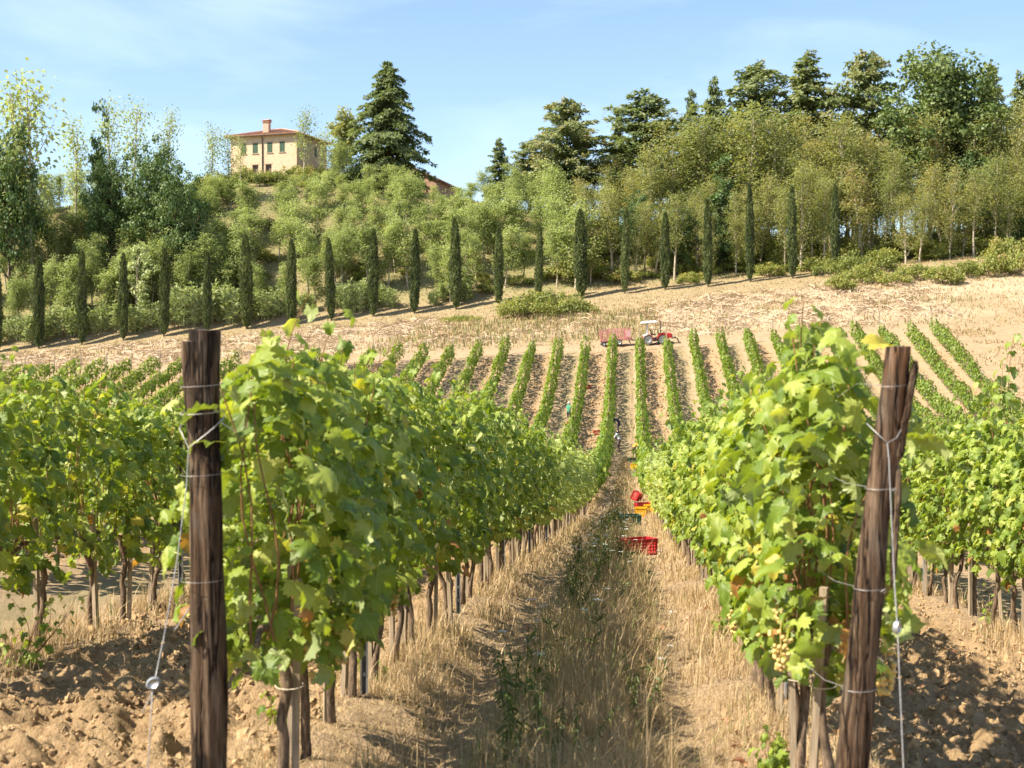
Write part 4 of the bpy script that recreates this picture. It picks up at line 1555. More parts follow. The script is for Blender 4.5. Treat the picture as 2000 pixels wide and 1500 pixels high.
HX, HY = at(545, 217)
HB = 750 - 340
hz = HB / FPX * 217 - 1.2
hz = 36.8 - 7.3 * 0.93
house = thing('farmhouse', 'stone farmhouse with hipped red tile roof and green shutters on the ridge', 'house', (HX, HY, hz), math.radians(-14), 0.93)
HW, HD, HH = 11.8, 10.5, 7.3
wall_open = [(-3.55, 5.35, 0.95, 1.65), (-1.45, 5.35, 0.95, 1.65), (1.15, 5.35, 0.95, 1.65), (3.35, 5.35, 0.95, 1.65), (-1.45, 1.6, 1.1, 2.2), (0.9, 1.6, 1.1, 2.2)]


def wall_with_openings(W, Hh, ops, th=0.45):
    g = Geo()
    xs = sorted({-W / 2, W / 2} | {c - w_ / 2 for c, z, w_, h_ in ops} | {c + w_ / 2 for c, z, w_, h_ in ops})
    zs = sorted({-2.5, Hh} | {z - h_ / 2 for c, z, w_, h_ in ops} | {z + h_ / 2 for c, z, w_, h_ in ops})
    for a, b in zip(xs[:-1], xs[1:]):
        for c, d in zip(zs[:-1], zs[1:]):
            mx_, mz = (a + b) / 2, (c + d) / 2
            if any(abs(mx_ - o[0]) < o[2] / 2 and abs(mz - o[1]) < o[3] / 2 for o in ops):
                for q in (a, b):
                    pass
                continue
            g.box((mx_, 0, mz), (b - a, th, d - c))
    return g


g = wall_with_openings(HW, HH, wall_open)
me = g.build('front_wall', MAT['house_stone'])
obj('front_wall', me, house, loc=(0, -HD / 2 + 0.225, 0))
sw = [(-2.6, 5.35, 0.95, 1.5), (1.4, 5.35, 0.95, 1.5), (1.4, 1.8, 0.95, 1.6)]
g = wall_with_openings(HD - 0.9, HH, sw)
obj('side_wall', g.build('side_wall', MAT['house_stone']), house, loc=(HW / 2 - 0.225, 0, 0), rot=math.pi / 2)
g = wall_with_openings(HD - 0.9, HH, [])
obj('side_wall', g.build('side_wall', MAT['house_stone']), house, loc=(-HW / 2 + 0.225, 0, 0), rot=math.pi / 2)
g = wall_with_openings(HW, HH, [])
obj('back_wall', g.build('back_wall', MAT['house_stone']), house, loc=(0, HD / 2 - 0.225, 0))
roof = obj('roof', hip_roof(HW, HD, 1.75, 0.75), house, loc=(0, 0, HH + 0.1))
g = Geo()
for s in (-1, 1):
    g.box((0, s * (HD / 2 + 0.55), HH - 0.02), (HW + 1.3, 0.34, 0.13))
    g.box((s * (HW / 2 + 0.55), 0, HH - 0.02), (0.34, HD + 0.7, 0.13))
obj('eaves', g.build('eaves', MAT['gutter']), house)


def add_window(parent, cx, cz, w_, h_, face_y, lower):
    f = Geo()
    f.box((cx, face_y + 0.12, cz), (w_ + 0.02, 0.05, h_ + 0.02))
    wn = obj('window' if not lower else 'door', f.build('window', MAT['dark_glass'] if not lower else MAT['gutter']), parent)
    s = Geo()
    s.box((cx, face_y - 0.26, cz - h_ / 2 - 0.06), (w_ + 0.3, 0.14, 0.10))
    obj('sill', s.build('sill', MAT['chimney_brick']), wn)
    li = Geo()
    li.box((cx, face_y - 0.235, cz + h_ / 2 + 0.10), (w_ + 0.35, 0.04, 0.16))
    obj('lintel', li.build('lintel', MAT['chimney_brick']), wn)
    if not lower:
        for q in (-1, 1):
            sh = Geo()
            sh.box((cx + q * w_ * 0.25, face_y - 0.17, cz), (w_ * 0.48, 0.05, h_ * 0.98))
            for zz_ in np.arange(-h_ / 2 + 0.12, h_ / 2 - 0.05, 0.14):
                sh.box((cx + q * w_ * 0.25, face_y - 0.20, cz + zz_), (w_ * 0.38, 0.03, 0.07), rx=0.4)
            obj('shutter', sh.build('shutter', MAT['shutter_green']), wn)


for (c, z, w_, h_) in wall_open:
    add_window(house, c, z, w_, h_, -HD / 2 + 0.225, z < 3)
for (c, z, w_, h_) in sw:
    f = Geo()
    f.box((HW / 2 - 0.34, c, z), (0.05, w_ + 0.02, h_ + 0.02))
    wn = obj('window', f.build('window', MAT['dark_glass']), house)
    s = Geo()
    s.box((HW / 2 - 0.06, c, z), (0.06, w_ * 0.98, h_ * 0.98))
    obj('shutter', s.build('shutter', MAT['shutter_green']), wn)
g = Geo()
g.tube(np.array([(-0.15, -HD / 2 - 0.10, -2.4), (-0.15, -HD / 2 - 0.10, HH - 0.5), (-0.15, -HD / 2 - 0.45, HH - 0.15)]), 0.09, 8)
obj('downpipe', g.build('downpipe', MAT['gutter'], True), house)
g = Geo()
g.box((-0.10, -HD / 2 + 1.3, HH + 1.35), (1.0, 0.8, 1.9))
ch = obj('chimney', g.build('chimney', MAT['chimney_brick']), roof, loc=(0, 0, -HH - 0.1))
g = Geo()
g.box((-0.10, -HD / 2 + 1.3, HH + 2.36), (1.25, 1.05, 0.10))
for s in (-1, 1):
    g.box((-0.10 + s * 0.42, -HD / 2 + 1.3, HH + 2.50), (0.16, 0.75, 0.18))
g.box((-0.10, -HD / 2 + 0.98, HH + 2.66), (1.35, 0.62, 0.08), rx=0.3)
g.box((-0.10, -HD / 2 + 1.58, HH + 2.66), (1.35, 0.62, 0.08), rx=-0.3)
obj('chimney_cap', g.build('chimney_cap', MAT['terracotta']), roof, loc=(0, 0, -HH - 0.1))

BX, BY = at(818, 224)
bz = (750 - 372) / FPX * 224 - 1.5
barn = thing('barn', 'low barn with a brown gabled roof just showing right of the big cedar', 'barn', (BX, BY, bz), math.radians(-10))
bw, bd, bh, br_ = 9.6, 12.0, 2.2, 2.3
g = Geo()
V = np.array([(-bw / 2, 0, -2), (bw / 2, 0, -2), (bw / 2, 0, bh), (0, 0, bh + br_), (-bw / 2, 0, bh)])
for yy, fl in ((-bd / 2, 1), (bd / 2, -1)):
    W = V.copy()
    W[:, 1] = yy
    g.add(W, np.array([(0, 1, 2, 4)]))
    g.add(W, np.array([(4, 2, 3)]))
for s in (-1, 1):
    g.add(np.array([(s * bw / 2, -bd / 2, -2), (s * bw / 2, bd / 2, -2), (s * bw / 2, bd / 2, bh), (s * bw / 2, -bd / 2, bh)]), np.array([(0, 1, 2, 3)]))
obj('wall', g.build('wall', MAT['barn_wall']), barn)
g = Geo()
sl = math.atan2(br_, bw / 2)
ln = math.hypot(br_, bw / 2) + 0.6
for s in (-1, 1):
    cxm = s * (ln / 2) * math.cos(sl)
    g.box((cxm, 0, bh + br_ + 0.12 - (ln / 2) * math.sin(sl)), (ln, bd + 1.0, 0.16), ry=s * sl)
    for yy in np.arange(-bd / 2 - 0.4, bd / 2 + 0.5, 0.35):
        a = np.array([0, yy, bh + br_ + 0.22])
        b = np.array([s * ln * math.cos(sl), yy, bh + br_ + 0.22 - ln * math.sin(sl)])
        g.tube(np.array([a, b]), 0.08, 5)
obj('roof', g.build('roof', MAT['barn_roof']), barn)
g = Geo()
g.box((2.2, -bd / 2 - 0.03, 2.6), (1.1, 0.06, 0.7))
obj('window', g.build('window', MAT['dark_glass']), barn)

# ------------------------------------------------------------------ trees
def limb(r, a, d, ln, n=5, wig=0.12):
    u = np.linspace(0, 1, n)
    P = a[None] + d[None] * (u * ln)[:, None] + np.cumsum(r.normal(0, wig * ln / n, (n, 3)), 0) * (u > 0)[:, None]
    return P


def cards(g, r, C, rad, n, size, flat=0.4, out=0.6, lw=1.0, droop=0.0, colc=None, spread=0.25, shape=(1, 1, 0.75)):
    """n leaf cards round each clump centre C (k,3) with radius rad (k,)"""
    k = len(C)
    idx = np.repeat(np.arange(k), n)
    d = unit(r.normal(size=(k * n, 3)))
    q = r.random(k * n) ** 0.45
    off = d * q[:, None] * np.asarray(rad)[idx][:, None] * np.array(shape)
    P = C[idx] + off
    nrm = d * out + np.array([0, 0, flat]) + r.normal(0, 0.45, (k * n, 3))
    tip = d + r.normal(0, 0.6, (k * n, 3)) + np.array([0, 0, -droop])
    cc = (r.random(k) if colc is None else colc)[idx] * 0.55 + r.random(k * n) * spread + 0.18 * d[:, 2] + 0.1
    S = r.uniform(0.7, 1.3, k * n) * size
    g.inst(C4V * np.array([lw, 1, 1]), C4F, P, frames(nrm, tip), S, np.clip(cc, 0, 1))


def locust(seed, h=8.0, mat='locust_leaf', dens=1.0, low=0.3, spread=0.22, bark='pale_bark', lean=0.05, nb=11, size=0.19, clumps=8):
    r = np.random.default_rng(seed)
    gt, gc = Geo(), Geo()
    n = 8
    u = np.linspace(0, 1, n)
    lx, ly = r.normal(0, lean * h, 2)
    T = np.stack([lx * u + np.cumsum(r.normal(0, 0.012 * h, n)) * u, ly * u + np.cumsum(r.normal(0, 0.012 * h, n)) * u, h * 0.93 * u - 0.3 * (u == 0)], -1)
    r0 = 0.0095 * h + 0.025
    gt.tube(T, r0 * (1 - 0.88 * u) + 0.008, 6)
    C, RD = [T[-1], T[-2]], [0.07 * h, 0.08 * h]
    for b in range(nb):
        ub = low + (0.93 - low) * (b + r.random()) / nb
        a = np.array([np.interp(ub, u, T[:, k]) for k in range(3)])
        ang = b * 2.4 + r.normal(0, 0.4)
        up = r.uniform(1.2, 3.0)
        d = unit(np.array([[math.cos(ang), math.sin(ang), up]]))[0]
        ln = h * spread * r.uniform(0.7, 1.45) * (1.15 - 0.6 * ub)
        P = limb(r, a, d, ln)
        gt.tube(P, np.linspace(r0 * 0.55 * (1.15 - ub), 0.016, len(P)), 4, cap=False)
        for q in range(clumps):
            w_ = r.uniform(0.35, 1.05)
            base = np.array([np.interp(min(w_, 1), np.linspace(0, 1, len(P)), P[:, k]) for k in range(3)])
            e = base + r.normal(0, 0.040 * h, 3) * np.array([1, 1, 1.3])
            C.append(e)
            RD.append(0.042 * h * r.uniform(0.6, 1.4))
            if q < 2:
                gt.tube(np.array([base, (base + e) / 2 + r.normal(0, 0.05, 3), e]), [0.014, 0.010, 0.006], 3, cap=False)
    C = np.array(C)
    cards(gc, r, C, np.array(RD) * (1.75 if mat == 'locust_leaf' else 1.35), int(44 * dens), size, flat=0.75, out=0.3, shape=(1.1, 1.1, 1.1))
    return gt.build('trunk', MAT[bark], True), gc.build('crown', MAT[mat])


def oak(seed, h=16.0, wd=13.0, mat='oak_leaf', low=0.25, clumps=120, per=60, size=0.36, lumpy=0.28, bark='dark_bark', top=0.5):
    r = np.random.default_rng(seed)
    gt, gc = Geo(), Geo()
    u = np.linspace(0, 1, 7)
    T = np.stack([np.cumsum(r.normal(0, 0.02 * h, 7)) * u, np.cumsum(r.normal(0, 0.02 * h, 7)) * u, h * 0.7 * u - 0.4 * (u == 0)], -1)
    gt.tube(T, 0.028 * h * (1 - 0.8 * u) + 0.03, 8)
    d = unit(r.normal(size=(clumps, 3)))
    q = r.random(clumps) ** 0.33
    lump = 1 + lumpy * (r.random(clumps) - 0.5) * 2
    cz = h * (low + (1 - low) * 0.5)
    C = np.stack([d[:, 0] * wd / 2 * q * lump * 0.86, d[:, 1] * wd / 2 * q * lump * 0.86, cz + d[:, 2] * h * (1 - low) / 2 * q * lump * 0.9], -1)
    RD = 0.085 * (wd + h) / 2 * r.uniform(0.7, 1.25, clumps)
    for k in range(0, clumps, 5):
        a = np.array([np.interp(np.clip(C[k, 2] / h - 0.12, 0.15, 0.95) / 0.95, u, T[:, j]) for j in range(3)])
        P = np.array([a, a * 0.45 + C[k] * 0.55 + r.normal(0, 0.25, 3), C[k]])
        gt.tube(P, [0.010 * h, 0.006 * h, 0.02], 5, cap=False)
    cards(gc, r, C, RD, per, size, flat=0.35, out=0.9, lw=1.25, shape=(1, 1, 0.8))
    return gt.build('trunk', MAT[bark], True), gc.build('crown', MAT[mat])


def conifer(seed, h=16.0, wd=9.0, mat='conifer_leaf', low=0.08, rise=0.25, droop=0.25, whorls=22, per=7, size=0.40, irregular=0.35, power=0.8, hang=0.9):
    r = np.random.default_rng(seed)
    gt, gc = Geo(), Geo()
    u = np.linspace(0, 1, 9)
    T = np.stack([r.normal(0, 0.008 * h) * u, r.normal(0, 0.008 * h) * u, h * u - 0.4 * (u == 0)], -1)
    gt.tube(T, 0.020 * h * (1 - u) + 0.02, 8)
    for k in range(whorls):
        f = low + (0.985 - low) * (k / (whorls - 1)) ** 0.95
        base_len = wd / 2 * (1 - f) ** power * (1.0 if f > low + 0.06 else 0.8) + 0.25
        for b in range(per):
            ang = b * 2 * math.pi / per + k * 1.9 + r.normal(0, 0.25)
            ln = base_len * (1 + irregular * r.normal(0, 0.7))
            if ln < 0.2 or r.random() < irregular * 0.25:
                continue
            a = np.array([0, 0, f * h + r.normal(0, 0.012 * h)])
            m_ = 5
            t_ = np.linspace(0, 1, m_)
            dirh = np.array([math.cos(ang), math.sin(ang), 0])
            P = a[None] + dirh[None] * (ln * t_)[:, None]
            P[:, 2] += ln * (rise * t_ - droop * t_ ** 2)
            gt.tube(P, np.linspace(0.010 * h * (1 - f) * 0.5 + 0.02, 0.012, m_), 3, cap=False)
            nc = max(6, int(ln * 22))
            w_ = r.uniform(0.18, 1.04, nc)
            PP = np.stack([np.interp(w_, t_, P[:, j]) for j in range(3)], -1)
            lat = np.cross(dirh, [0, 0, 1])
            side = r.normal(0, 0.13, nc) * ln * (0.35 + 0.8 * w_ * (1.15 - w_))
            PP = PP + lat[None] * side[:, None]
            PP[:, 2] -= np.abs(side) * 0.25
            PP = np.vstack([PP, PP + r.normal(0, 0.12, PP.shape) - np.array([0, 0, 0.15])])
            m2 = len(PP)
            nrm = np.stack([r.normal(0, 0.5, m2), r.normal(0, 0.5, m2), np.ones(m2) * 0.8], -1) + dirh[None] * 0.5
            tip = dirh[None] * 0.8 + lat[None] * np.sign(np.tile(side, 2))[:, None] * 0.5 + np.array([0, 0, -hang * 0.6])[None] + r.normal(0, 0.4, (m2, 3))
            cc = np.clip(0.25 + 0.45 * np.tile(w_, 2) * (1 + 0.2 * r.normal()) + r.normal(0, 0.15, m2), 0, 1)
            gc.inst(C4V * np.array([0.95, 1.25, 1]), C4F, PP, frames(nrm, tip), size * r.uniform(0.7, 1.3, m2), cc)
    P = np.stack([r.normal(0, 0.08, 20), r.normal(0, 0.08, 20), h * r.uniform(0.93, 1.0, 20)], -1)
    gc.inst(C4V * np.array([0.6, 1.2, 1]), C4F, P, frames(r.normal(size=(20, 3)), np.stack([r.normal(0, 0.3, 20), r.normal(0, 0.3, 20), np.ones(20)], -1)), np.full(20, size), 0.5)
    return gt.build('trunk', MAT['dark_bark'], True), gc.build('crown', MAT[mat])


def bush(seed, wd=4.0, h=1.8, mat='bramble_leaf', clumps=34, per=44, size=0.20, dep=1.0):
    r = np.random.default_rng(seed)
    g = Geo()
    a = r.uniform(0, 6.28, clumps)
    q = np.sqrt(r.random(clumps)) * 0.88
    X = np.cos(a) * q * wd / 2
    Y = np.sin(a) * q * wd / 2 * dep
    Z = h * (1 - q ** 2 * 0.75) * r.uniform(0.45, 1.0, clumps) * 0.85
    C = np.stack([X, Y, Z], -1)
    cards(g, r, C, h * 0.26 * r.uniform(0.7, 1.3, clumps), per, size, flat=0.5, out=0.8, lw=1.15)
    gs = Geo()
    for k in range(0, clumps, 3):
        gs.tube(np.array([(C[k, 0] * 0.3, C[k, 1] * 0.3, -0.2), C[k] * np.array([0.7, 0.7, 0.6]), C[k]]), [0.03, 0.02, 0.01], 4, cap=False)
    return gs.build('stems', MAT['dark_bark']), g.build('foliage', MAT[mat])


def slim_cypress(seed, h=11.0, rad=0.62):
    r = np.random.default_rng(seed)
    g = Geo()
    n = 3000
    u = r.random(n) ** 0.9
    prof = np.interp(u, [0, 0.03, 0.10, 0.35, 0.6, 0.85, 0.96, 1.0], [0.32, 0.50, 0.80, 1.0, 0.92, 0.60, 0.26, 0.05]) * rad
    a = r.uniform(0, 2 * math.pi, n)
    lump = 0.80 + 0.45 * vnoise(a * 1.9 + seed * 5, u * h * 0.9 - a * 0.5, seed)
    q = prof * lump * r.uniform(0.72, 1.04, n)
    P = np.stack([q * np.cos(a), q * np.sin(a), 0.25 + u * (h - 0.5)], -1)
    out_ = np.stack([np.cos(a), np.sin(a), 0 * a], -1)
    nrm = out_ + r.normal(0, 0.35, (n, 3))
    tip = out_ * 0.22 + np.array([0, 0, 1.0]) + r.normal(0, 0.18, (n, 3))
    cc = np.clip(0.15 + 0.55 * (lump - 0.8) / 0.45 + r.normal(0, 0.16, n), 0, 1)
    g.inst(C4V * np.array([0.50, 1.0, 1]), C4F, P, frames(nrm, tip), r.uniform(0.32, 0.55, n), cc)
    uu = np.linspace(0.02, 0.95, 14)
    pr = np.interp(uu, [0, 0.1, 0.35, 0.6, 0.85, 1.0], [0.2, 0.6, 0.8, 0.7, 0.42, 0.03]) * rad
    g.tube(np.stack([0 * uu, 0 * uu, 0.25 + uu * (h - 0.5)], -1), pr * 0.78, 9, r=0.1)  # dark solid core added inside the crown to block light
    gt = Geo()
    gt.tube(np.array([(0, 0, -0.3), (0, 0, 0.4), (0.02, 0, h * 0.5)]), [0.13, 0.11, 0.05], 7)
    return gt.build('trunk', MAT['dark_bark'], True), g.build('crown', MAT['cypress_leaf'])


# the avenue of slim cypresses: photo column of the foot, top line, foot line
CYP = [(-6, 530, 682), (76, 500, 681), (160, 492, 675), (241, 497, 667), (320, 487, 659), (405, 490, 648), (482, 455, 640), (569, 458, 626), (647, 462, 623), (729, 443, 613), (809, 438, 604), (891, 416, 596), (974, 424, 583), (1051, 427, 576), (1136, 399, 574), (1220, 402, 570), (1299, 412, 563), (1383, 385, 556), (1465, 357, 550), (1548, 362, 543), (1632, 360, 535)]
CYPM = [slim_cypress(k, rad=0.56) for k in range(6)]
CYPX = []
for k, (px, yt, yb) in enumerate(CYP):
    d = 175.0
    p = gp(px, d, -0.05)
    CYPX.append(px)
    hh = (yb - yt) / FPX * d
    tr, cr = CYPM[k % 6]
    lab = f'slim upright cypress on the far bank, {ORD[k - 1]} from the left' if k > 0 else 'slim cypress cut by the left edge of the picture'
    if k == 20:
        lab = 'last slim cypress of the avenue, half hidden by locust trees at right'
    wdt = {6: 1.25, 11: 1.15, 14: 1.25, 1: 1.15, 12: 0.85, 13: 0.85}.get(k, 0.95)
    wdt *= float(np.random.default_rng(k + 70).uniform(0.86, 1.1))
    t = spawn('cypress_tree', [('trunk', tr, None), ('crown', cr, None)], lab, 'cypress', p, (float(np.random.default_rng(k).normal(0, 0.014)), float(np.random.default_rng(k + 30).normal(0, 0.014)), k * 1.1), (wdt, wdt, hh / 11.0), 'avenue of slim cypresses')

LOC = [locust(300 + k, 8.0, lean=0.06, dens=0.85, spread=0.27, low=0.14 if k % 2 else 0.24) for k in range(7)]
LOCT = [locust(330 + k, 13.0, mat='dry_locust_leaf', lean=0.05, dens=0.50, low=(0.08, 0.2, 0.32)[k % 3], spread=0.19, nb=18, size=0.20, clumps=10) for k in range(6)]
LOCS = [locust(350 + k, 10.0, dens=0.24, low=0.30, spread=0.20, nb=12, size=0.24) for k in range(3)]

TOPX = [-100, 0, 150, 300, 370, 440, 520, 640, 720, 800, 870, 950, 1050, 1150, 1250, 1350, 1450, 1600, 1700, 1800, 1950, 2100]
TOPY = [300, 300, 330, 330, 325, 345, 350, 330, 322, 312, 368, 335, 305, 290, 255, 215, 200, 195, 205, 225, 180, 150]


def where(px):
    """a phrase that places a far tree by the cypress avenue in front of it"""
    c = np.array(CYPX[1:20])
    k = int(np.argmin(np.abs(c - px)))
    o = px - c[k]
    if px > 1590:
        return 'right of the cypress avenue'
    if px < 40:
        return 'at the left edge, before the first cypress'
    if abs(o) < 14:
        return f'straight behind the {ORD[k]} cypress from left'
    return f'just {"right" if o > 0 else "left"} of the {ORD[k]} cypress from left'


seen = {}


def uniq(lab, alt):
    """adds a telling word while a label is already taken"""
    for a in ('',) + alt:
        q = (a + ' ' + lab).strip()
        if q not in seen:
            seen[q] = 1
            return q
    seen[lab] += 1
    return lab


tr_r = np.random.default_rng(77)
for tier, (dd, step, nm) in enumerate(((181.5, 40, 'lower'), (186, 36, 'lower-middle'), (191, 35, 'middle'), (197, 34, 'upper-middle'), (203.5, 30, 'upper'))):
    px = -50.0 + tier * 13
    while px < 2070:
        x = px + tr_r.normal(0, 9)
        px += step * tr_r.uniform(0.75, 1.3)
        d = dd + tr_r.normal(0, 1.4)
        X, Y = at(x, d)
        z = gz(X, Y)
        yb = 750 - FPX * z / d
        ty = np.interp(x, TOPX, TOPY) + (tr_r.uniform(-8, 40) if x < 1100 else tr_r.uniform(-45, 70))
        if x > 1080:
            if tier in (1, 3) and tr_r.random() < 0.45:
                continue
            h = (tr_r.uniform(9, 14) if tier < 2 else tr_r.uniform(14, 23)) if x > 1250 else tr_r.uniform(7, 12)
        else:
            h = tr_r.uniform(5.4, 9.0) if tier < 3 else tr_r.uniform(4.5, 7)
        if 440 < x < 540 and tier in (3,) and tr_r.random() < 0.3:
            continue
        h = min(h, (yb - ty) / FPX * d)
        if h < 1.6:
            continue
        if x > 1130:
            v = int(tr_r.integers(len(LOCT)))
            tr, cr = LOCT[v]
            s = h / 13.0
            kd = 'tall olive locust' if h > 9 else 'thin olive locust'
        else:
            v = int(tr_r.integers(len(LOC)))
            tr, cr = LOC[v]
            s = h / 8.0
            kd = 'pale green locust' if h > 5 else 'small green locust'
        tn = nm if x <= 1600 else nm
        lab = uniq(f'{kd} on the {tn} slope, {where(x)}', ()) if x <= 1590 else 'todo'

        sx = s * tr_r.uniform(0.95, 1.3) * np.interp(h, [1.5, 5, 9], [1.9, 1.25, 1.0])
        spawn('locust_tree', [('trunk', tr, None), ('crown', cr, None)], lab, 'tree', (X, Y, z - 0.15), float(tr_r.uniform(0, 6.28)), (sx, sx, s), 'locust trees on the far slope')


todo = sorted([o for o in COL.objects if o.get('label') == 'todo'], key=lambda o: -col_of(o.location.x, o.location.y))
for k, o in enumerate(todo):
    o['label'] = f'thin olive locust in the wood right of the cypresses, {ORD[k]} from the right edge'


def big(name, parts, px, d, ytop, base_h, lab, cat, group=None, sx=1.0, rot=0.0, ybase=None):
    """places a tree so that its top reaches photo line ytop"""
    X, Y = at(px, d)
    z = gz(X, Y)
    h = (750 - ytop) / FPX * d - z
    s = h / base_h
    return spawn(name, [('trunk', parts[0], None), ('crown', parts[1], None)], lab, cat, (X, Y, z - 0.2), rot, (s * sx, s * sx, s), group)


# extra saplings that close the foot of the wood below the dark oaks
for k, (px, d, h) in enumerate(((38, 180.5, 6.5), (98, 182, 7.5), (136, 180.8, 6.6), (182, 182.5, 8.2), (212, 181, 7.2), (255, 183, 8.0), (296, 181.5, 7.0), (340, 182.5, 8.4), (372, 181, 7.4), (398, 183.5, 8.6), (428, 182, 7.8), (455, 184, 8.2))):
    X, Y = at(px, d)
    tr, cr = LOC[(k * 3) % len(LOC)]
    spawn('locust_tree', [('trunk', tr, None), ('crown', cr, None)], uniq(f'light green sapling below the wood, {where(px)}', ()), 'tree', (X, Y, gz(X, Y) - 0.15), k * 1.7, (h / 8 * 1.15, h / 8 * 1.15, h / 8), 'locust trees on the far slope')


# named trees against the sky
CED = conifer(401, 17, 12.5, low=0.05, rise=0.18, droop=0.42, whorls=25, per=8, size=0.36, irregular=0.28, power=0.72, hang=1.0)
big('cedar_tree', CED, 757, 209, 118, 17, 'big dark cedar with drooping boughs right of the farmhouse', 'cedar')
CON = [conifer(410 + k, 15, 9.5, low=0.18, rise=0.55, droop=0.30, whorls=20, per=7, size=0.33, irregular=0.5, power=0.5, hang=-0.7) for k in range(3)]
CONS = [conifer(420 + k, 15, 7.0, low=0.12, rise=0.35, droop=0.25, whorls=22, per=7, size=0.32, irregular=0.4, power=0.75, hang=-0.2) for k in range(2)]
big('conifer_tree', CON[0], 1108, 206, 195, 15, 'broad ragged conifer, leftmost of the big ones right of the open sky', 'conifer', 'old conifers on the right ridge', 1.2, 0.3)
big('conifer_tree', CON[1], 1262, 207, 186, 15, 'wide bushy conifer with several tips beside the ragged leftmost one', 'conifer', 'old conifers on the right ridge', 1.4, 2.0)
big('conifer_tree', CONS[0], 1207, 210, 212, 15, 'narrow pointed conifer between the two broad ones on the ridge', 'conifer', 'old conifers on the right ridge', 0.55, 1.0)
big('conifer_tree', CONS[1], 1395, 208, 150, 15, 'slender conifer tip left of the dark double-topped conifer', 'conifer', 'old conifers on the right ridge', 0.6, 1.0)
big('conifer_tree', CON[2], 1475, 206, 128, 15, 'dark spreading conifer with a double top in the right group', 'conifer', 'old conifers on the right ridge', 1.05, 0.4)
big('conifer_tree', CONS[0], 1578, 205, 100, 15, 'tallest pale conifer of the right ridge, standing clear against the sky', 'conifer', 'old conifers on the right ridge', 1.15, 4.0)
big('conifer_tree', CON[0], 1690, 206, 108, 15, 'conifer with a square top just left of the great oak', 'conifer', 'old conifers on the right ridge', 0.85, 2.5)
big('conifer_tree', CONS[1], 1350, 210, 175, 15, 'small conifer tip showing over the locusts beside the slender one', 'conifer', 'old conifers on the right ridge', 0.55, 2.0)
big('conifer_tree', CONS[1], 1935, 210, 125, 15, 'conifer tips peeping over the right shoulder of the great oak', 'conifer', 'old conifers on the right ridge', 0.7, 3.0)
big('conifer_tree', CONS[0], 1992, 209, 140, 15, 'conifer against the sky at the picture\'s right edge', 'conifer', 'old conifers on the right ridge', 0.7, 1.5)
big('conifer_tree', CONS[1], 975, 212, 268, 15, 'small dark conifer alone at the edge of the open sky', 'conifer', 'old conifers on the right ridge', 0.95, 0.8)
big('conifer_tree', CON[1], 1035, 209, 275, 15, 'low brownish conifer left of the broad ragged one', 'conifer', 'old conifers on the right ridge', 1.2, 5.0)
OAK = oak(430, 24, 14.5, low=0.30, clumps=190, per=84, size=0.46, mat='great_oak_leaf')
big('oak_tree', OAK, 1838, 197, 98, 24, 'great spreading green oak overtopping the wood at right', 'oak')
OAKD = [oak(440 + k, 16, 11.5, low=0.12, clumps=130, per=64, size=0.36) for k in range(2)]
big('oak_tree', OAKD[0], 302, 187, 275, 16, 'dense dark oak, right one of the dark pair left of the farmhouse', 'oak', 'dark oaks left of the farmhouse', 0.72, 0.5)
big('oak_tree', OAKD[1], 212, 189, 290, 16, 'dense dark oak, left one of the dark pair left of the farmhouse', 'oak', 'dark oaks left of the farmhouse', 0.66, 1.5)
big('oak_tree', OAKD[0], 352, 184, 330, 16, 'low dark oak flank right of the dark pair of oaks', 'oak', 'dark oaks left of the farmhouse', 0.75, 3.5)
IVY = oak(450, 12, 3.2, low=0.02, clumps=60, per=60, size=0.30, lumpy=0.5)
big('ivy_clad_tree', IVY, 194, 192, 222, 12, 'dead trunk wrapped in dark ivy rising left of the dark oaks', 'ivy clad tree', None, 0.5)
big('ivy_clad_tree', IVY, 1412, 186, 318, 12, 'ivy clad trunk, dark column behind the eighteenth cypress', 'ivy clad tree', None, 1.0, 2.0)
big('oak_tree', OAKD[1], 1322, 184, 392, 16, 'dark round holm oak low behind the seventeenth cypress', 'oak', 'dark evergreen oaks at the foot of the right wood', 0.95, 2.2)
big('oak_tree', OAKD[0], 1245, 188, 375, 16, 'dark holm oak low behind the sixteenth cypress', 'oak', 'dark evergreen oaks at the foot of the right wood', 0.8, 0.2)
big('oak_tree', OAKD[1], 1410, 185, 430, 16, 'dark bushy evergreen oak between the eighteenth and nineteenth cypress', 'oak', 'dark evergreen oaks at the foot of the right wood', 1.0, 4.2)
big('oak_tree', OAKD[0], 1905, 190, 300, 16, 'dark shaded tree under the right flank of the great oak', 'oak', 'dark evergreen oaks at the foot of the right wood', 0.9, 4.0)
big('oak_tree', OAKD[1], 1985, 186, 350, 16, 'dark tree at the picture\'s right edge under the wood', 'oak', 'dark evergreen oaks at the foot of the right wood', 0.8, 1.0)
big('locust_tree', LOCS[1], 62, 186, 133, 10, 'tallest feathery tree with ivied trunk at the left edge', 'tree', 'tall feathery trees at left', 0.85, 1.0)
big('locust_tree', LOCS[2], 18, 187, 150, 10, 'feathery tree cut by the left edge beside the tallest one', 'tree', 'tall feathery trees at left', 0.8, 2.0)
big('oak_tree', OAKD[1], 22, 186, 225, 16, 'dark leafy tree under the tall feathery trees at the left edge', 'oak', None, 0.55, 1.0)
big('locust_tree', LOCS[0], 150, 195, 222, 10, 'sparse young locust between the left edge trees and the dark oaks', 'tree', 'sparse trees against the sky at left', 0.9, 1.0)
big('locust_tree', LOCS[1], 215, 197, 186, 10, 'sparse locust crown rising above the dark oaks, left one', 'tree', 'sparse trees against the sky at left', 0.8, 0.3)
big('locust_tree', LOCS[2], 258, 196, 192, 10, 'sparse locust crown rising above the dark oaks, middle one', 'tree', 'sparse trees against the sky at left', 0.8, 2.3)
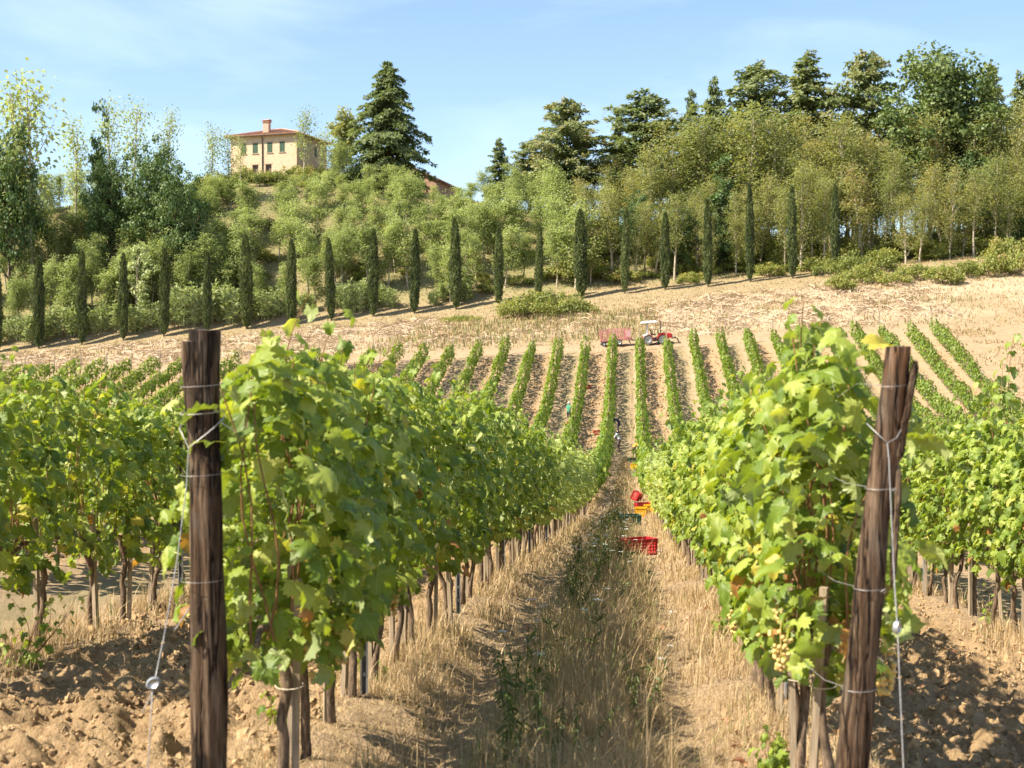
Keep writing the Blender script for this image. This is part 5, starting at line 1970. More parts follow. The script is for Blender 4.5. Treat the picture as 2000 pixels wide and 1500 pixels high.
big('locust_tree', LOCS[0], 328, 198, 204, 10, 'lone sparse locust crown above the right end of the dark oaks', 'tree', 'sparse trees against the sky at left', 0.7, 4.3)
big('locust_tree', LOCS[1], 414, 199, 238, 10, 'thin locust with pale leaves left of the farmhouse', 'tree', None, 0.9, 3.0)
big('locust_tree', LOCS[2], 448, 199, 250, 10, 'thin pale locust touching the left corner of the farmhouse', 'tree', None, 0.8, 1.0)
big('locust_tree', LOCS[0], 592, 206, 204, 10, 'sparse tree standing in front of the farmhouse wall', 'tree', None, 1.0, 5.0)
big('locust_tree', LOCS[1], 470, 204, 262, 10, 'pale leafy young locust before the left windows of the farmhouse', 'tree', None, 0.8, 2.2)
big('locust_tree', LOCS[2], 640, 205, 250, 10, 'leafy locust before the shaded side wall of the farmhouse', 'tree', None, 1.1, 0.7)
big('locust_tree', LOC[3], 668, 204, 275, 8, 'dense green locust between the farmhouse and the cedar', 'tree', None, 1.1, 0.7)
BRN = locust(360, 9.0, mat='dry_locust_leaf', dens=0.9, low=0.35, spread=0.3, nb=13, size=0.3, bark='dark_bark')
big('round_tree', BRN, 672, 222, 226, 9, 'small round brownish tree between farmhouse and cedar', 'tree', None, 1.1)
WIL = oak(460, 8, 4.6, low=0.1, clumps=60, per=50, size=0.26, mat='reed_leaf', bark='pale_bark', lumpy=0.5)
big('poplar_sapling', WIL, 272, 180, 466, 8, 'pale green bushy young poplar behind the third and fourth cypress', 'tree', None, 0.9)

# ------------------------------------------------------------------ brambles, reeds, straw
BU = [bush(500 + k, 4.2, 2.0) for k in range(4)]
MOUND = bush(510, 14.0, 3.0, clumps=150, per=46, size=0.24, dep=0.45)
X, Y = at(1066, 164)
t = spawn('bramble_mound', [('stems', MOUND[0], 'stuff'), ('foliage', MOUND[1], 'stuff')], 'long rounded bramble thicket on the dry bank above the tractor', 'bramble', (X, Y, gz(X, Y) - 0.1), 0.05, (0.95, 0.9, 1.15))
X, Y = at(905, 166)
spawn('bramble_mound', [('stems', MOUND[0], 'stuff'), ('foliage', MOUND[1], 'stuff')], 'low straggling weeds on the dry bank left of the bramble thicket', 'bramble', (X, Y, gz(X, Y) - 0.4), 0.05, (0.5, 0.5, 0.38))
nb_ = 0
for (px, d, s, sz) in [(1640, 166, 1.3, 1.0), (1690, 168, 1.4, 1.1), (1745, 166, 1.2, 0.9), (1790, 168, 1.3, 1.0), (1835, 165, 1.5, 1.0), (1885, 167, 1.3, 0.9), (1935, 167, 1.4, 1.2), (1985, 166, 1.5, 1.2), (1660, 172, 1.4, 1.4), (1720, 174, 1.5, 1.2), (1620, 174, 1.1, 1.3), (1960, 173, 1.5, 1.5), (1500, 178, 1.1, 1.0), (1590, 179, 1.2, 1.0), (1345, 178, 0.8, 0.7)]:
    X, Y = at(px, d)
    st_, fo = BU[nb_ % 4]
    nb_ += 1
    spawn('bramble_bush', [('stems', st_, 'stuff'), ('foliage', fo, 'stuff')], uniq(f'green bramble bush on the bank {where(px) if px < 1590 else "below the wood at right"}, {ORD[nb_ - 1]} from the near end' if px > 1590 else f'green bramble bush {where(px)}', ()), 'bramble', (X, Y, gz(X, Y) - 0.1), nb_ * 1.7, (s * 0.95, s * 0.8, s * sz * 0.9), 'bramble bushes below the wood')
bl = sorted([o for o in COL.objects if o.name.startswith('bramble_bush') and col_of(o.location.x, o.location.y) > 1590], key=lambda o: col_of(o.location.x, o.location.y))
for k, o in enumerate(bl):
    o['label'] = f'green bramble bush on the bank below the right wood, {ORD[k]} from the left'
br2 = np.random.default_rng(9)
for k in range(215):
    px = float(br2.uniform(-40, 1600) if k < 100 else (br2.uniform(370, 760) if k < 125 else br2.uniform(1080, 2050)))
    d = float(br2.choice([181.5, 183.5, 186, 189, 194]) + br2.normal(0, 1)) if k < 100 else (float(br2.uniform(203, 209)) if k < 150 else float(br2.uniform(181, 199)))
    X, Y = at(px, d)
    st_, fo = BU[k % 4]
    s = float(br2.uniform(0.45, 1.0)) if k < 125 else float(br2.uniform(0.9, 1.5 if k < 150 else 1.9)) * (1.35 if 125 <= k < 150 and px > 1450 else 1.0)
    spawn('undergrowth_bush', [('stems', st_, 'stuff'), ('foliage', fo, 'stuff')], uniq(f'low bush {"at the slope foot" if d < 183 else "low on the slope" if d < 188 else "halfway up the slope" if d < 200 else "on the ridge"}, {where(px)}', ()) if px < 1590 else 'todo2', 'bush', (X, Y, gz(X, Y) - 0.1), k * 1.3, (s, s, s * float(br2.uniform(0.6, 1.2))), 'bushes under the locust trees')


for k, o in enumerate(sorted([o for o in COL.objects if o.get('label') == 'todo2'], key=lambda o: -col_of(o.location.x, o.location.y))):
    o['label'] = f'low bush under the wood right of the cypresses, {ORD[k]} from the right edge'


for k, (px, d, s) in enumerate(((455, 206, 0.8), (480, 208, 0.9), (508, 207, 0.7), (530, 209, 0.75), (552, 207, 0.8), (575, 208, 0.9), (600, 207, 1.0), (625, 208, 1.0), (650, 206, 1.1), (400, 203, 1.0), (425, 205, 0.95), (440, 200, 0.8), (372, 200, 1.1), (690, 206, 1.0))):
    X, Y = at(px, d)
    spawn('garden_shrub', [('stems', BU[k % 4][0], 'stuff'), ('foliage', BU[k % 4][1], 'stuff')], f'leafy shrub at the foot of the farmhouse wall, {ORD[k]} of the hedge', 'shrub', (X, Y, gz(X, Y) - 0.1), k * 1.9, (s, s, s * 1.6), 'shrubs below the farmhouse')
for k, o in enumerate(sorted([o for o in COL.objects if o.name.startswith('garden_shrub')], key=lambda o: col_of(o.location.x, o.location.y))):
    o['label'] = f'leafy shrub on the ridge below the farmhouse, {ORD[k]} of these from the left'


def reeds(seed, n=34, h=3.6, rad=1.2):
    r = np.random.default_rng(seed)
    gs, gl = Geo(), Geo()
    for k in range(n):
        a = r.uniform(0, 6.28)
        q = math.sqrt(r.random()) * rad
        b = np.array([q * math.cos(a), q * math.sin(a), 0])
        hh = h * r.uniform(0.6, 1.1)
        e = b + np.array([r.normal(0, 0.3), r.normal(0, 0.3), hh])
        u = np.linspace(0, 1, 4)
        P = b[None] * (1 - u)[:, None] + e[None] * u[:, None]
        gs.tube(P, 0.018, 3, r=0.6, cap=False)
        m_ = 13
        w_ = r.uniform(0.15, 1, m_)
        PP = b[None] * (1 - w_)[:, None] + e[None] * w_[:, None]
        an = r.uniform(0, 6.28, m_)
        tip = np.stack([np.cos(an), np.sin(an), r.normal(1.1, 0.4, m_)], -1)
        nrm = np.stack([-np.cos(an) * 0.4 - 0.4, -np.sin(an) * 0.4 - 0.4, np.full(m_, 0.7)], -1) + r.normal(0, 0.3, (m_, 3))
        gl.inst(C4V * np.array([0.36, 1.0, 1.5]), C4F, PP, frames(nrm, tip), r.uniform(0.5, 0.85, m_), r.random(m_))
    return gs.build('canes', MAT['reed_leaf']), gl.build('leaves', MAT['reed_leaf'])


REED = [reeds(520 + k) for k in range(4)]
rr_ = np.random.default_rng(15)
spots = [(px, 0.95) for px in range(-10, 150, 26)] + [(px, 0.85) for px in range(160, 350, 34)] + [(px, 1.35) for px in range(352, 470, 15)] + [(490, 0.9), (520, 0.9), (548, 0.9), (600, 0.8), (668, 1.0), (690, 1.0), (712, 0.9), (742, 0.7), (765, 0.8), (905, 0.9), (900, 1.2), (845, 0.6), (860, 0.7)]
for k, (px, s) in enumerate(spots):
    d = float(177.8 + rr_.normal(0, 0.5))
    X, Y = at(px, d)
    c_, l_ = REED[k % 4]
    spawn('reed_clump', [('canes', c_, 'stuff'), ('leaves', l_, 'stuff')], uniq(f'pale green reed clump below the wood, {where(px)}', ()), 'reed', (X, Y, gz(X, Y) - 0.05), k * 2.1, s * float(rr_.uniform(0.75, 1.1)), 'reed clumps along the foot of the wood')

# cut reeds strewn over the bank as pale straw
gd = Geo()
r = np.random.default_rng(33)
X = r.uniform(-95, 34, 60000)
Y = r.uniform(140, 176, 60000)
sw_ = zones(X, Y)[2] * sstep(0.35, 0.6, fbm(X * 0.5, Y * 0.6, 71, 3))
k = r.random(60000) < sw_ * 0.34
X, Y = X[k], Y[k]
n = len(X)
Z = H(X, Y)
a = r.uniform(0, 6.28, n)
ln = r.uniform(0.7, 2.6, n)
u = np.linspace(-0.5, 0.5, 5)
arc = r.uniform(0.02, 0.5, n)
V = np.zeros((n, 10, 3))
bx = r.normal(0, 0.25, n)
for q in range(5):
    px_ = X + np.cos(a) * u[q] * ln - np.sin(a) * bx * (u[q] ** 2) * ln
    py_ = Y + np.sin(a) * u[q] * ln + np.cos(a) * bx * (u[q] ** 2) * ln
    pz_ = H(px_, py_) + 0.04 + arc * (1 - 4 * u[q] ** 2) + r.uniform(0, 0.03, n)
    for m_, sg in enumerate((-1, 1)):
        V[:, q * 2 + m_, 0] = px_ - np.sin(a) * sg * 0.024
        V[:, q * 2 + m_, 1] = py_ + np.cos(a) * sg * 0.024
        V[:, q * 2 + m_, 2] = pz_ + sg * 0.03
F = np.array([(2 * q, 2 * q + 1, 2 * q + 3, 2 * q + 2) for q in range(4)])
gd.add(V.reshape(-1, 3), (F[None] + (np.arange(n) * 10)[:, None, None]).reshape(-1, 4), np.repeat(r.random(n), 10))
obj('straw_cover', gd.build('straw_cover', MAT['straw_blade']), label='pale cut reeds strewn like straw over the bank below the cypresses', cat='straw', kind='stuff')

# rough dry grass of the bank and of the cypress strip, and tufts between the trees
gd = Geo()
r = np.random.default_rng(34)
X = np.concatenate([r.uniform(-100, 45, 120000), r.uniform(rowx(11) + 1.3, 62, 16000)])
Y = np.concatenate([r.uniform(138, 209, 120000), r.uniform(95, 146, 16000)])
D = depth(X, Y)
gsy = zones(X, Y)[1]
pr = np.where(D < 143.5, 0.8 * (X > rowx(11) + 1.3) * (fbm(X * 0.4, Y * 0.4, 55, 2) > 0.4), np.where(D < 180, 0.3 + 0.7 * gsy, 0.6))
k = (r.random(len(X)) < pr) & ~((D > 142) & (D < 146.5) & (X < rowx(11) + 2))
X, Y, D, gsy = X[k], Y[k], D[k], gsy[k]
h = r.uniform(0.15, 0.5, len(X)) * np.where((gsy > 0.6) & (D < 163), 2.0, 0.8) * np.where((D > 168) & (D < 178), 0.5, 1.0)
c = np.where(r.random(len(X)) < np.where((gsy > 0.6) & (D < 163), 0.5, np.where(D > 180, 0.6, 0.2)), r.uniform(0.1, 0.3, len(X)), r.beta(2, 2, len(X)) * 0.6 + 0.33)
blades(gd, X, Y, h, np.full(len(X), 0.09), c, 0.6, r)
obj('bank_grass', gd.build('bank_grass', MAT['grass_blade']), label='rough dry yellow grass on the far bank and between the trees', cat='grass', kind='stuff')

# sparse grass in the grassed alleys of the far slope
gd = Geo()
r = np.random.default_rng(35)
X = r.uniform(rowx(-20), rowx(11), 52000)
Y = r.uniform(70, 141, 52000)
q = (X - ROW0) / ROWSP
par = np.floor(q).astype(int) & 1
fr = np.abs((q - np.floor(q)) - 0.5)
k = (par == 1) & (fr < 0.24) & (fbm(X * 0.8, Y * 0.5, 50, 2) > 0.42) & (depth(X, Y) < 140)
X, Y = X[k], Y[k]
blades(gd, X, Y, r.uniform(0.08, 0.3, len(X)), np.full(len(X), 0.05), np.where(r.random(len(X)) < 0.35, r.uniform(0.08, 0.3, len(X)), r.uniform(0.34, 0.75, len(X))), 0.7, r)
obj('alley_grass', gd.build('alley_grass', MAT['grass_blade']), label='thin dry grass between the vine rows of the far slope', cat='grass', kind='stuff')
# clods that roughen the tilled alleys of the far slope
g = Geo()
X = r.uniform(rowx(-20), rowx(11), 30000)
Y = r.uniform(66, 141, 30000)
k = (zones(X, Y)[0] > 0.4) & (depth(X, Y) < 140)
X, Y = X[k][:12000], Y[k][:12000]
S = np.clip(r.lognormal(-2.5, 0.4, len(X)), 0.04, 0.16)
g.inst(IV * (0.8 + 0.4 * r.random((12, 1))), IF, np.stack([X, Y, H(X, Y) + 0.01], -1), rand_rot(len(X), r), S)
obj('far_clods', g.build('far_clods', MAT['clod_soil']), label='clods roughening the tilled strips of the far slope', cat='soil', kind='stuff')

# ------------------------------------------------------------------ tractor and trailer on the track
def wheel(parent, loc, R, w_, hub, tyre='dusty_rubber', rim='grey_paint', lugs=True):
    """tyre (with lugs) and rim as parts below a wheel"""
    n = 28
    th = np.arange(n) / n * 2 * math.pi
    prof = [(-w_ / 2, hub), (-w_ / 2, R * 0.86), (-w_ * 0.36, R * 0.97), (0, R), (w_ * 0.36, R * 0.97), (w_ / 2, R * 0.86), (w_ / 2, hub)]
    g = Geo()
    V = np.array([[(rr * math.cos(t_), y_, rr * math.sin(t_)) for t_ in th] for y_, rr in prof])
    q = np.arange(n)
    F = np.concatenate([np.stack([a * n + q, a * n + (q + 1) % n, (a + 1) * n + (q + 1) % n, (a + 1) * n + q], -1) for a in range(len(prof) - 1)])
    g.add(V.reshape(-1, 3), F)
    if lugs:
        for k in range(14):
            a = k * 2 * math.pi / 14
            for s in (-1, 1):
                aa = a + s * 0.11
                c = np.array([math.cos(aa) * R * 1.0, s * w_ * 0.22, math.sin(aa) * R * 1.0])
                g.box(c, (0.05 * R / 0.45, w_ * 0.46, 0.035), ry=-aa, rz=0)
    wh = obj('wheel', None, parent, loc=loc)
    obj('tyre', g.build('tyre', MAT[tyre]), wh)
    g = Geo()
    prof = [(-w_ * 0.40, hub * 1.02), (-w_ * 0.30, hub * 0.86), (-w_ * 0.10, hub * 0.40), (-w_ * 0.22, hub * 0.28), (-w_ * 0.22, 0.0)]
    for s in (1, -1):
        V = np.array([[(rr * math.cos(t_), s * y_, rr * math.sin(t_)) for t_ in th] for y_, rr in prof])
        F = np.concatenate([np.stack([a * n + q, a * n + (q + 1) % n, (a + 1) * n + (q + 1) % n, (a + 1) * n + q], -1) for a in range(len(prof) - 1)])
        g.add(V.reshape(-1, 3), F)
    obj('rim', g.build('rim', MAT[rim], True), wh)
    return wh


def arc_fender(x, z, R, w_, a0, a1, y, mat):
    g = Geo()
    n = 14
    th = np.linspace(a0, a1, n)
    for (ra, rb) in ((R, R + 0.035),):
        V = []
        for t_ in th:
            for rr in (ra, rb):
                for yy in (-w_ / 2, w_ / 2):
                    V.append((x + rr * math.cos(t_), y + yy, z + rr * math.sin(t_)))
        F = []
        for k in range(n - 1):
            b, c = k * 4, k * 4 + 4
            F += [(b, b + 1, c + 1, c), (b + 2, c + 2, c + 3, b + 3), (b, c, c + 2, b + 2), (b + 1, b + 3, c + 3, c + 1)]
        g.add(np.array(V), np.array(F))
    # side skirt between fender and body
    return g.build('fender', MAT[mat], False)


tx, ty = at(1281, 143.6)
tilt = -math.atan(0.055)
trac = thing('tractor', 'small red orchard tractor with white sun canopy on the track above the vines', 'tractor', (tx, ty, gz(tx, ty) - 0.02), (0, tilt, YAW))
R1 = 0.47
for (x, lbl) in ((-0.80, 0), (0.66, 1)):
    for s in (-1, 1):
        wheel(trac, (x, s * 0.52, R1 * (1.0 if x < 0 else 0.94)), R1 if x < 0 else R1 * 0.94, 0.26, 0.25)
        obj('fender', arc_fender(x, R1, R1 + 0.07, 0.34, math.radians(5 if x > 0 else -5), math.radians(195 if x < 0 else 175), s * 0.53, 'tractor_red'), trac)
g = Geo()
g.box((-0.05, 0, 0.55), (2.0, 0.34, 0.30))
g.box((-0.8, 0, 0.50), (0.5, 0.8, 0.14))
g.box((0.66, 0, 0.46), (0.3, 0.8, 0.14))
g.box((-0.06, 0, 0.42), (0.35, 0.5, 0.22))
obj('chassis', g.build('chassis', MAT['black_metal']), trac)


def loft(sections, name, mat, smooth=True):
    """closed skin through rectangular sections (x, y half width, z low, z high, corner)"""
    g = Geo()
    V = []
    for (x, hw, z0, z1, c) in sections:
        V.append([(x, -hw, z0), (x, -hw, z1 - c), (x, -hw + c, z1), (x, hw - c, z1), (x, hw, z1 - c), (x, hw, z0)])
    V = np.array(V)
    n, k = V.shape[:2]
    i = np.arange(n - 1)[:, None] * k
    j = np.arange(k)[None]
    j2 = (j + 1) % k
    g.add(V.reshape(-1, 3), np.stack([i + j, i + j2, i + k + j2, i + k + j], -1).reshape(-1, 4))
    for row in (0, n - 1):
        g.add(np.vstack([V[row], V[row].mean(0)]), np.stack([np.arange(k), (np.arange(k) + 1) % k, np.full(k, k)], -1))
    return g.build(name, MAT[mat], False)


obj('hood', loft([(0.28, 0.28, 0.62, 1.10, 0.06), (0.8, 0.30, 0.62, 1.14, 0.08), (1.35, 0.29, 0.60, 1.10, 0.09), (1.60, 0.25, 0.58, 1.00, 0.10), (1.68, 0.20, 0.60, 0.90, 0.08)], 'hood', 'tractor_red'), trac)
g = Geo()
g.box((1.69, 0, 0.76), (0.03, 0.34, 0.22))
obj('grille', g.build('grille', MAT['black_metal']), trac)
for s in (-1, 1):
    g = Geo()
    g.box((1.70, s * 0.17, 0.84), (0.03, 0.09, 0.07))
    obj('headlight', g.build('headlight', MAT['white_paint']), trac)
obj('rear_cowl', loft([(-1.20, 0.30, 0.66, 1.00, 0.05), (-0.8, 0.34, 0.66, 1.12, 0.08), (-0.35, 0.30, 0.62, 0.92, 0.06)], 'rear_cowl', 'white_paint'), trac)
g = Geo()
g.box((-0.18, 0, 1.00), (0.46, 0.46, 0.10), ry=0.05)
g.box((-0.42, 0, 1.26), (0.10, 0.44, 0.48), ry=-0.2)
obj('seat', g.build('seat', MAT['black_rubber']), trac)
g = Geo()
th = np.linspace(0, 2 * math.pi, 17)
g.tube(np.stack([0.24 + 0.07 * np.cos(th), 0.18 * np.sin(th), 1.30 + 0.15 * np.cos(th)], -1), 0.016, 6, cap=False)
g.tube(np.array([(0.24, 0, 1.30), (0.42, 0, 1.02)]), 0.022, 6)
obj('steering_wheel', g.build('steering_wheel', MAT['black_rubber'], True), trac)
g = Geo()
for s in (-1, 1):
    g.tube(np.array([(-0.80, s * 0.40, 1.0), (-0.80, s * 0.40, 1.5), (-0.74, s * 0.40, 2.16)]), 0.045, 6)
g.tube(np.array([(-0.76, -0.4, 2.0), (-0.76, 0.4, 2.0)]), 0.035, 6)
g.tube(np.array([(-0.76, 0.0, 1.4), (-0.76, 0.4, 1.4)]), 0.03, 6)
obj('roll_bar', g.build('roll_bar', MAT['grey_paint'], True), trac)
obj('sun_canopy', loft([(-1.40, 0.56, 2.17, 2.30, 0.06), (-1.2, 0.62, 2.16, 2.36, 0.08), (0.0, 0.62, 2.16, 2.36, 0.08), (0.22, 0.56, 2.17, 2.30, 0.06)], 'sun_canopy', 'white_paint'), trac)
g = Geo()
g.tube(np.array([(0.52, -0.30, 1.05), (0.52, -0.30, 2.20), (0.56, -0.30, 2.35)]), [0.05, 0.045, 0.04], 7)
obj('exhaust_pipe', g.build('exhaust_pipe', MAT['black_metal'], True), trac)
g = Geo()
g.tube(np.array([(1.6, -0.2, 0.5), (1.95, -0.2, 0.62), (2.2, -0.2, 0.45), (2.3, -0.2, 0.12), (2.5, -0.2, 0.08)]), 0.045, 6)
g.tube(np.array([(1.6, 0.2, 0.5), (1.95, 0.2, 0.62), (2.2, 0.2, 0.45), (2.3, 0.2, 0.12), (2.5, 0.2, 0.08)]), 0.045, 6)
g.box((1.82, 0, 0.56), (0.35, 0.5, 0.12))
obj('front_linkage', g.build('front_linkage', MAT['black_metal'], True), trac)

tx, ty = at(1204, 143.9)
trl = thing('trailer', 'faded red cage trailer hitched behind the tractor', 'trailer', (tx, ty, gz(tx, ty) + 0.0), (0, tilt - 0.02, YAW))
g = Geo()
g.box((0, 0, 0.62), (3.15, 1.4, 0.09))
g.box((0, -0.66, 0.56), (3.15, 0.07, 0.12))
g.box((0, 0.66, 0.56), (3.15, 0.07, 0.12))
obj('bed', g.build('bed', MAT['trailer_paint']), trl)
for s in (-1, 1):
    for zz_ in np.arange(0.75, 1.70, 0.155):
        g = Geo()
        g.box((-0.1, s * 0.68, zz_), (2.95, 0.025, 0.045))
        obj('rail', g.build('rail', MAT['trailer_paint']), trl)
    for xx in (-1.55, -0.75, 0.1, 0.95, 1.42):
        g = Geo()
        g.box((xx, s * 0.705, 1.18), (0.055, 0.03, 1.10))
        obj('upright', g.build('upright', MAT['faded_pink'] if xx == 0.1 else MAT['trailer_paint']), trl)
    g = Geo()
    g.box((1.22, s * 0.735, 1.10), (0.50, 0.03, 0.62))
    obj('side_panel', g.build('side_panel', MAT['faded_pink']), trl)
for xx in (-1.57, 1.50):
    g = Geo()
    for zz_ in np.arange(0.75, 1.70, 0.16):
        g.box((xx, 0, zz_), (0.03, 1.32, 0.05))
    obj('end_gate', g.build('end_gate', MAT['trailer_paint']), trl)
for s in (-1, 1):
    wheel(trl, (0.25, s * 0.80, 0.30), 0.30, 0.18, 0.17, 'black_rubber', 'white_paint', False)
    wheel(trl, (-1.30, s * 0.62, 0.26), 0.26, 0.14, 0.12, 'black_rubber', 'grey_paint', False)
g = Geo()
g.tube(np.array([(1.3, -0.4, 0.55), (1.75, -0.05, 0.42), (2.35, 0, 0.40)]), 0.05, 6)
g.tube(np.array([(1.3, 0.4, 0.55), (1.75, 0.05, 0.42), (2.35, 0, 0.40)]), 0.05, 6)
g.tube(np.array([(1.25, 0, 0.6), (1.42, 0, 0.12)]), 0.05, 6)
g.box((-0.5, 0, 0.42), (1.9, 0.1, 0.14))
g.tube(np.array([(0.25, -0.75, 0.30), (0.25, 0.75, 0.30)]), 0.04, 6)
g.tube(np.array([(-1.30, -0.58, 0.26), (-1.30, 0.58, 0.26)]), 0.04, 6)
g.box((0.25, 0, 0.44), (0.12, 1.1, 0.3))
g.box((-1.30, 0, 0.42), (0.12, 1.0, 0.34))
obj('drawbar', g.build('drawbar', MAT['black_metal']), trl)

# ------------------------------------------------------------------ picking crates
def crate(name_mat, LX=0.58, LY=0.38, HZ=0.31):
    """vented plastic crate: floor, four slatted sides and a rim"""
    parts = []
    g = Geo()
    g.box((0, 0, 0.012), (LX - 0.03, LY - 0.03, 0.016))
    parts.append(('base', g.build('base', MAT[name_mat]), None))
    for ax, (ln, off) in (('x', (LX, LY / 2)), ('y', (LY, LX / 2))):
        for s in (-1, 1):
            g = Geo()
            nb = 8 if ax == 'x' else 6
            for k in range(nb + 1):
                a = -ln / 2 + 0.012 + (ln - 0.024) * k / nb
                c = (a, s * (off - 0.008), HZ / 2) if ax == 'x' else (s * (off - 0.008), a, HZ / 2)
                big_ = k in (0, nb)
                g.box(c, ((0.036 if big_ else 0.020), 0.014, HZ - 0.03) if ax == 'x' else (0.014, (0.036 if big_ else 0.020), HZ - 0.03))
            for z, hh in ((0.03, 0.05), (0.10, 0.018), (0.155, 0.018), (0.21, 0.018), (0.265, 0.05)):
                c = (0, s * (off - 0.0085), z) if ax == 'x' else (s * (off - 0.0085), 0, z)
                g.box(c, (ln - 0.02, 0.010, hh) if ax == 'x' else (0.010, ln - 0.02, hh))
            parts.append(('side_panel', g.build('side_panel', MAT[name_mat]), None))
    g = Geo()
    for s in (-1, 1):
        g.box((0, s * (LY / 2 + 0.004), HZ - 0.008), (LX + 0.03, 0.034, 0.022))
        g.box((s * (LX / 2 + 0.004), 0, HZ - 0.007), (0.034, LY - 0.03, 0.022))
    parts.append(('rim', g.build('rim', MAT[name_mat]), None))
    return parts


CR, CY_, CG = crate('red_plastic'), crate('yellow_plastic'), crate('green_plastic')
CRL = [
    (CR, 1247, 26.5, 0.55, (0, 0), 'red plastic picking crate in the grass, nearest and largest of the crates'),
    (CG, 1231, 44.0, 0.25, (0.05, 0), 'dark green picking crate half hidden in the grass before the yellow pair'),
    (CY_, 1252, 52.0, 1.45, (0, 0), 'yellow picking crate, left one of the yellow pair on the path'),
    (CY_, 1269, 52.6, 1.50, (0, 0), 'yellow picking crate, right one of the yellow pair, touching the vines'),
    (CR, 1256, 55.5, 0.3, (0.1, 0), 'red picking crate standing just behind the yellow pair'),
    (CR, 1250, 64.0, 1.2, (-1.15, 0.15), 'red picking crate tipped on its side beyond the yellow pair'),
    (CY_, 1240, 93.0, 1.3, (0, 0), 'yellow picking crate alone below the worker in orange'),
    (CG, 1236, 97.0, 0.4, (0, 0), 'dark green picking crate at the feet of the worker in orange'),
    (CR, 1167, 112.0, 0.2, (0, 0), 'red picking crate alone on bare soil left of the path row'),
    (CR, 1116, 115.6, 0.7, (0, 0), 'red picking crate beside the legs of the worker in green'),
    (CR, 1203, 110.5, 0.9, (0, 0), 'red picking crate between the navy and the white workers'),
    (CR, 1146, 128.0, 0.4, (0, 0), 'small red crate against a vine row above the worker in green'),
]
for parts, px, d, rz, (rx_, ry_), lab in CRL:
    X, Y = at(px, d)
    col = {id(CR): 'red', id(CY_): 'yellow', id(CG): 'green'}[id(parts)]
    dz_ = 0.02 if rx_ > -0.5 else 0.20
    spawn('picking_crate', parts, lab, 'crate', (X, Y, gz(X, Y) + dz_), (rx_, ry_, rz), 1.0 if d < 90 else 1.05, 'plastic picking crates')

